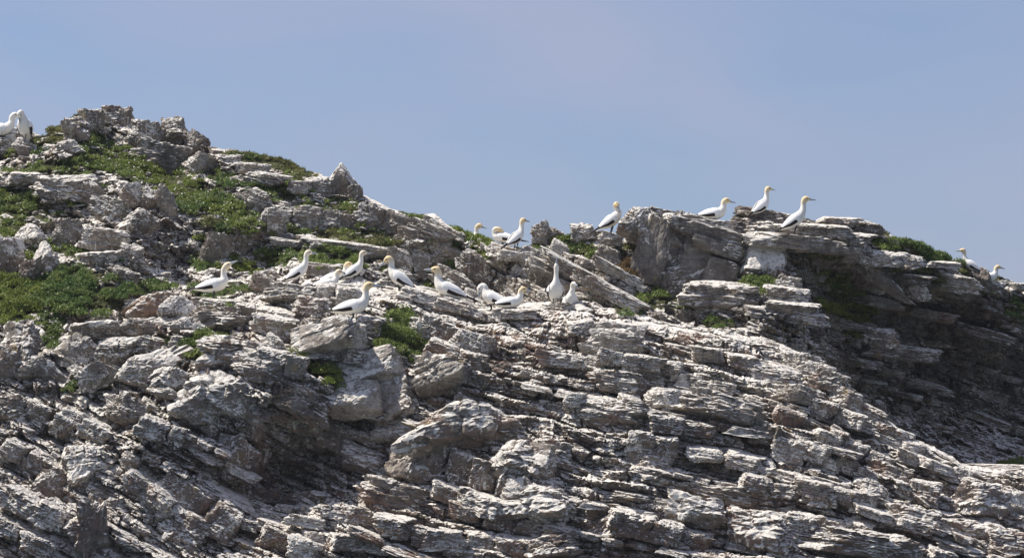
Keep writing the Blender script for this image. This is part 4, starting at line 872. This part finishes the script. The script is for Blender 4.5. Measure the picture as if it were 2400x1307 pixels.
bird(826, 754, 60.5, 0, 'level', 'tall', "nearest gannet standing in full side view on the grey boulder", scale=1.26, perch=(F, 'monolith', 90, 44, 'pale'))
bird(938, 690, 62.3, 170, 'upright', 'down', "gannet facing left with downturned bill and long dark wing tips", scale=1.14, perch=(F, 'slab', 120, 26, 'white'))
bird(1044, 712, 62.3, 178, 'level', 'mid', "large gannet facing left with yellow head, standing on a sloping ledge", scale=1.26, roll=-12, perch=(F, 'slab', 120, 26, 'front'))
bird(1150, 730, 62.3, 172, 'level', 'breast', "gannet with its head hidden in its breast feathers, humped white back", scale=1.14, roll=-14, gold=0, perch=(F, 'slab', 110, 24, 'white'))
bird(1196, 724, 62.0, 5, 'sit', 'mid', "sitting gannet facing right, touching the bird with hidden head", perch=(F, 'slab', 110, 26, 'white'))
bird(1302, 712, 62.4, 285, 'steep', 'sky', "gannet pointing its bill straight up at the sky, breast towards the sea", scale=.98, perch=(F, 'block', 80, 40, 'front'), gold=.3)
bird(1338, 738, 62.8, 295, 'steep', 'mid', "small headed gannet looking out from behind a rock beside the sky-pointing bird", scale=.95, perch=(F, 'block', 70, 30, 'front'), gold=.35)
bird(1108, 597, 68.0, 60, 'upright', 'side_r', "gannet whose head alone peeks over the green cushion on the skyline", scale=1.0)
bird(1180, 582, 67.0, 170, 'level', 'back', "white gannet on the saddle with golden head turned over its back", scale=1.0, perch=(H, 'slab', 90, 24, 'white'))
bird(1208, 588, 66.6, 40, 'upright', 'tall', "gannet seen from behind on the saddle, head held up", scale=1.0, perch=(H, 'slab', 90, 24, 'white'))
bird(1432, 550, 66.2, 12, 'upright', 'preen', "preening gannet on the skyline left of the big grey outcrop", scale=1.1, perch=(H, 'block', 60, 26, 'white'))
bird(1672, 517, 66.5, 8, 'sit', 'mid', "gannet resting on the sloping top slab of the big grey outcrop", scale=1.1, perch=(C_, 'slab', 130, 22, 'white'))
bird(1783, 514, 66.7, 35, 'upright', 'tall', "highest perched gannet on the brown rocks right of the big outcrop", scale=1.0, perch=(C_, 'block', 100, 30, 'cliff'))
bird(1862, 551, 65.8, 3, 'upright', 'tall', "slim gannet standing at the front of the flat pale ledge, bill level", scale=1.14)
bird(2277, 647, 69.3, 170, 'upright', 'tall', "gannet facing left on the right skyline, only its head and neck in view", scale=.86)
bird(2316, 662, 69.4, 6, 'sit', 'mid', "lowest gannet on the right skyline, facing right over the slope", scale=.88, perch=(C_, 'boulder', 60, 24, 'cliff'))


# ------------------------------------------------------------------ thin sea haze
hm = bpy.data.materials.new("haze_air"); hm.use_nodes = True; ht = hm.node_tree; ht.nodes.clear()
ho = ht.nodes.new("ShaderNodeOutputMaterial"); pv = ht.nodes.new("ShaderNodeVolumePrincipled")
pv.inputs["Color"].default_value = (.86, .90, 1, 1); pv.inputs["Density"].default_value = 0.0002; pv.inputs["Anisotropy"].default_value = 0.2
ht.links.new(pv.outputs[0], ho.inputs["Volume"])
X0, X1, Y0, Y1, Z0, Z1 = -60, 60, -20, 110, -1.5, 17
hv = [(x, y, z) for z in (Z0, Z1) for y in (Y0, Y1) for x in (X0, X1)]
link("haze", mesh_np("haze", hv, [(0, 2, 3, 1), (4, 5, 7, 6), (0, 1, 5, 4), (2, 6, 7, 3), (0, 4, 6, 2), (1, 3, 7, 5)], hm), kind="stuff", label="thin pale sea haze in the air", category="haze")
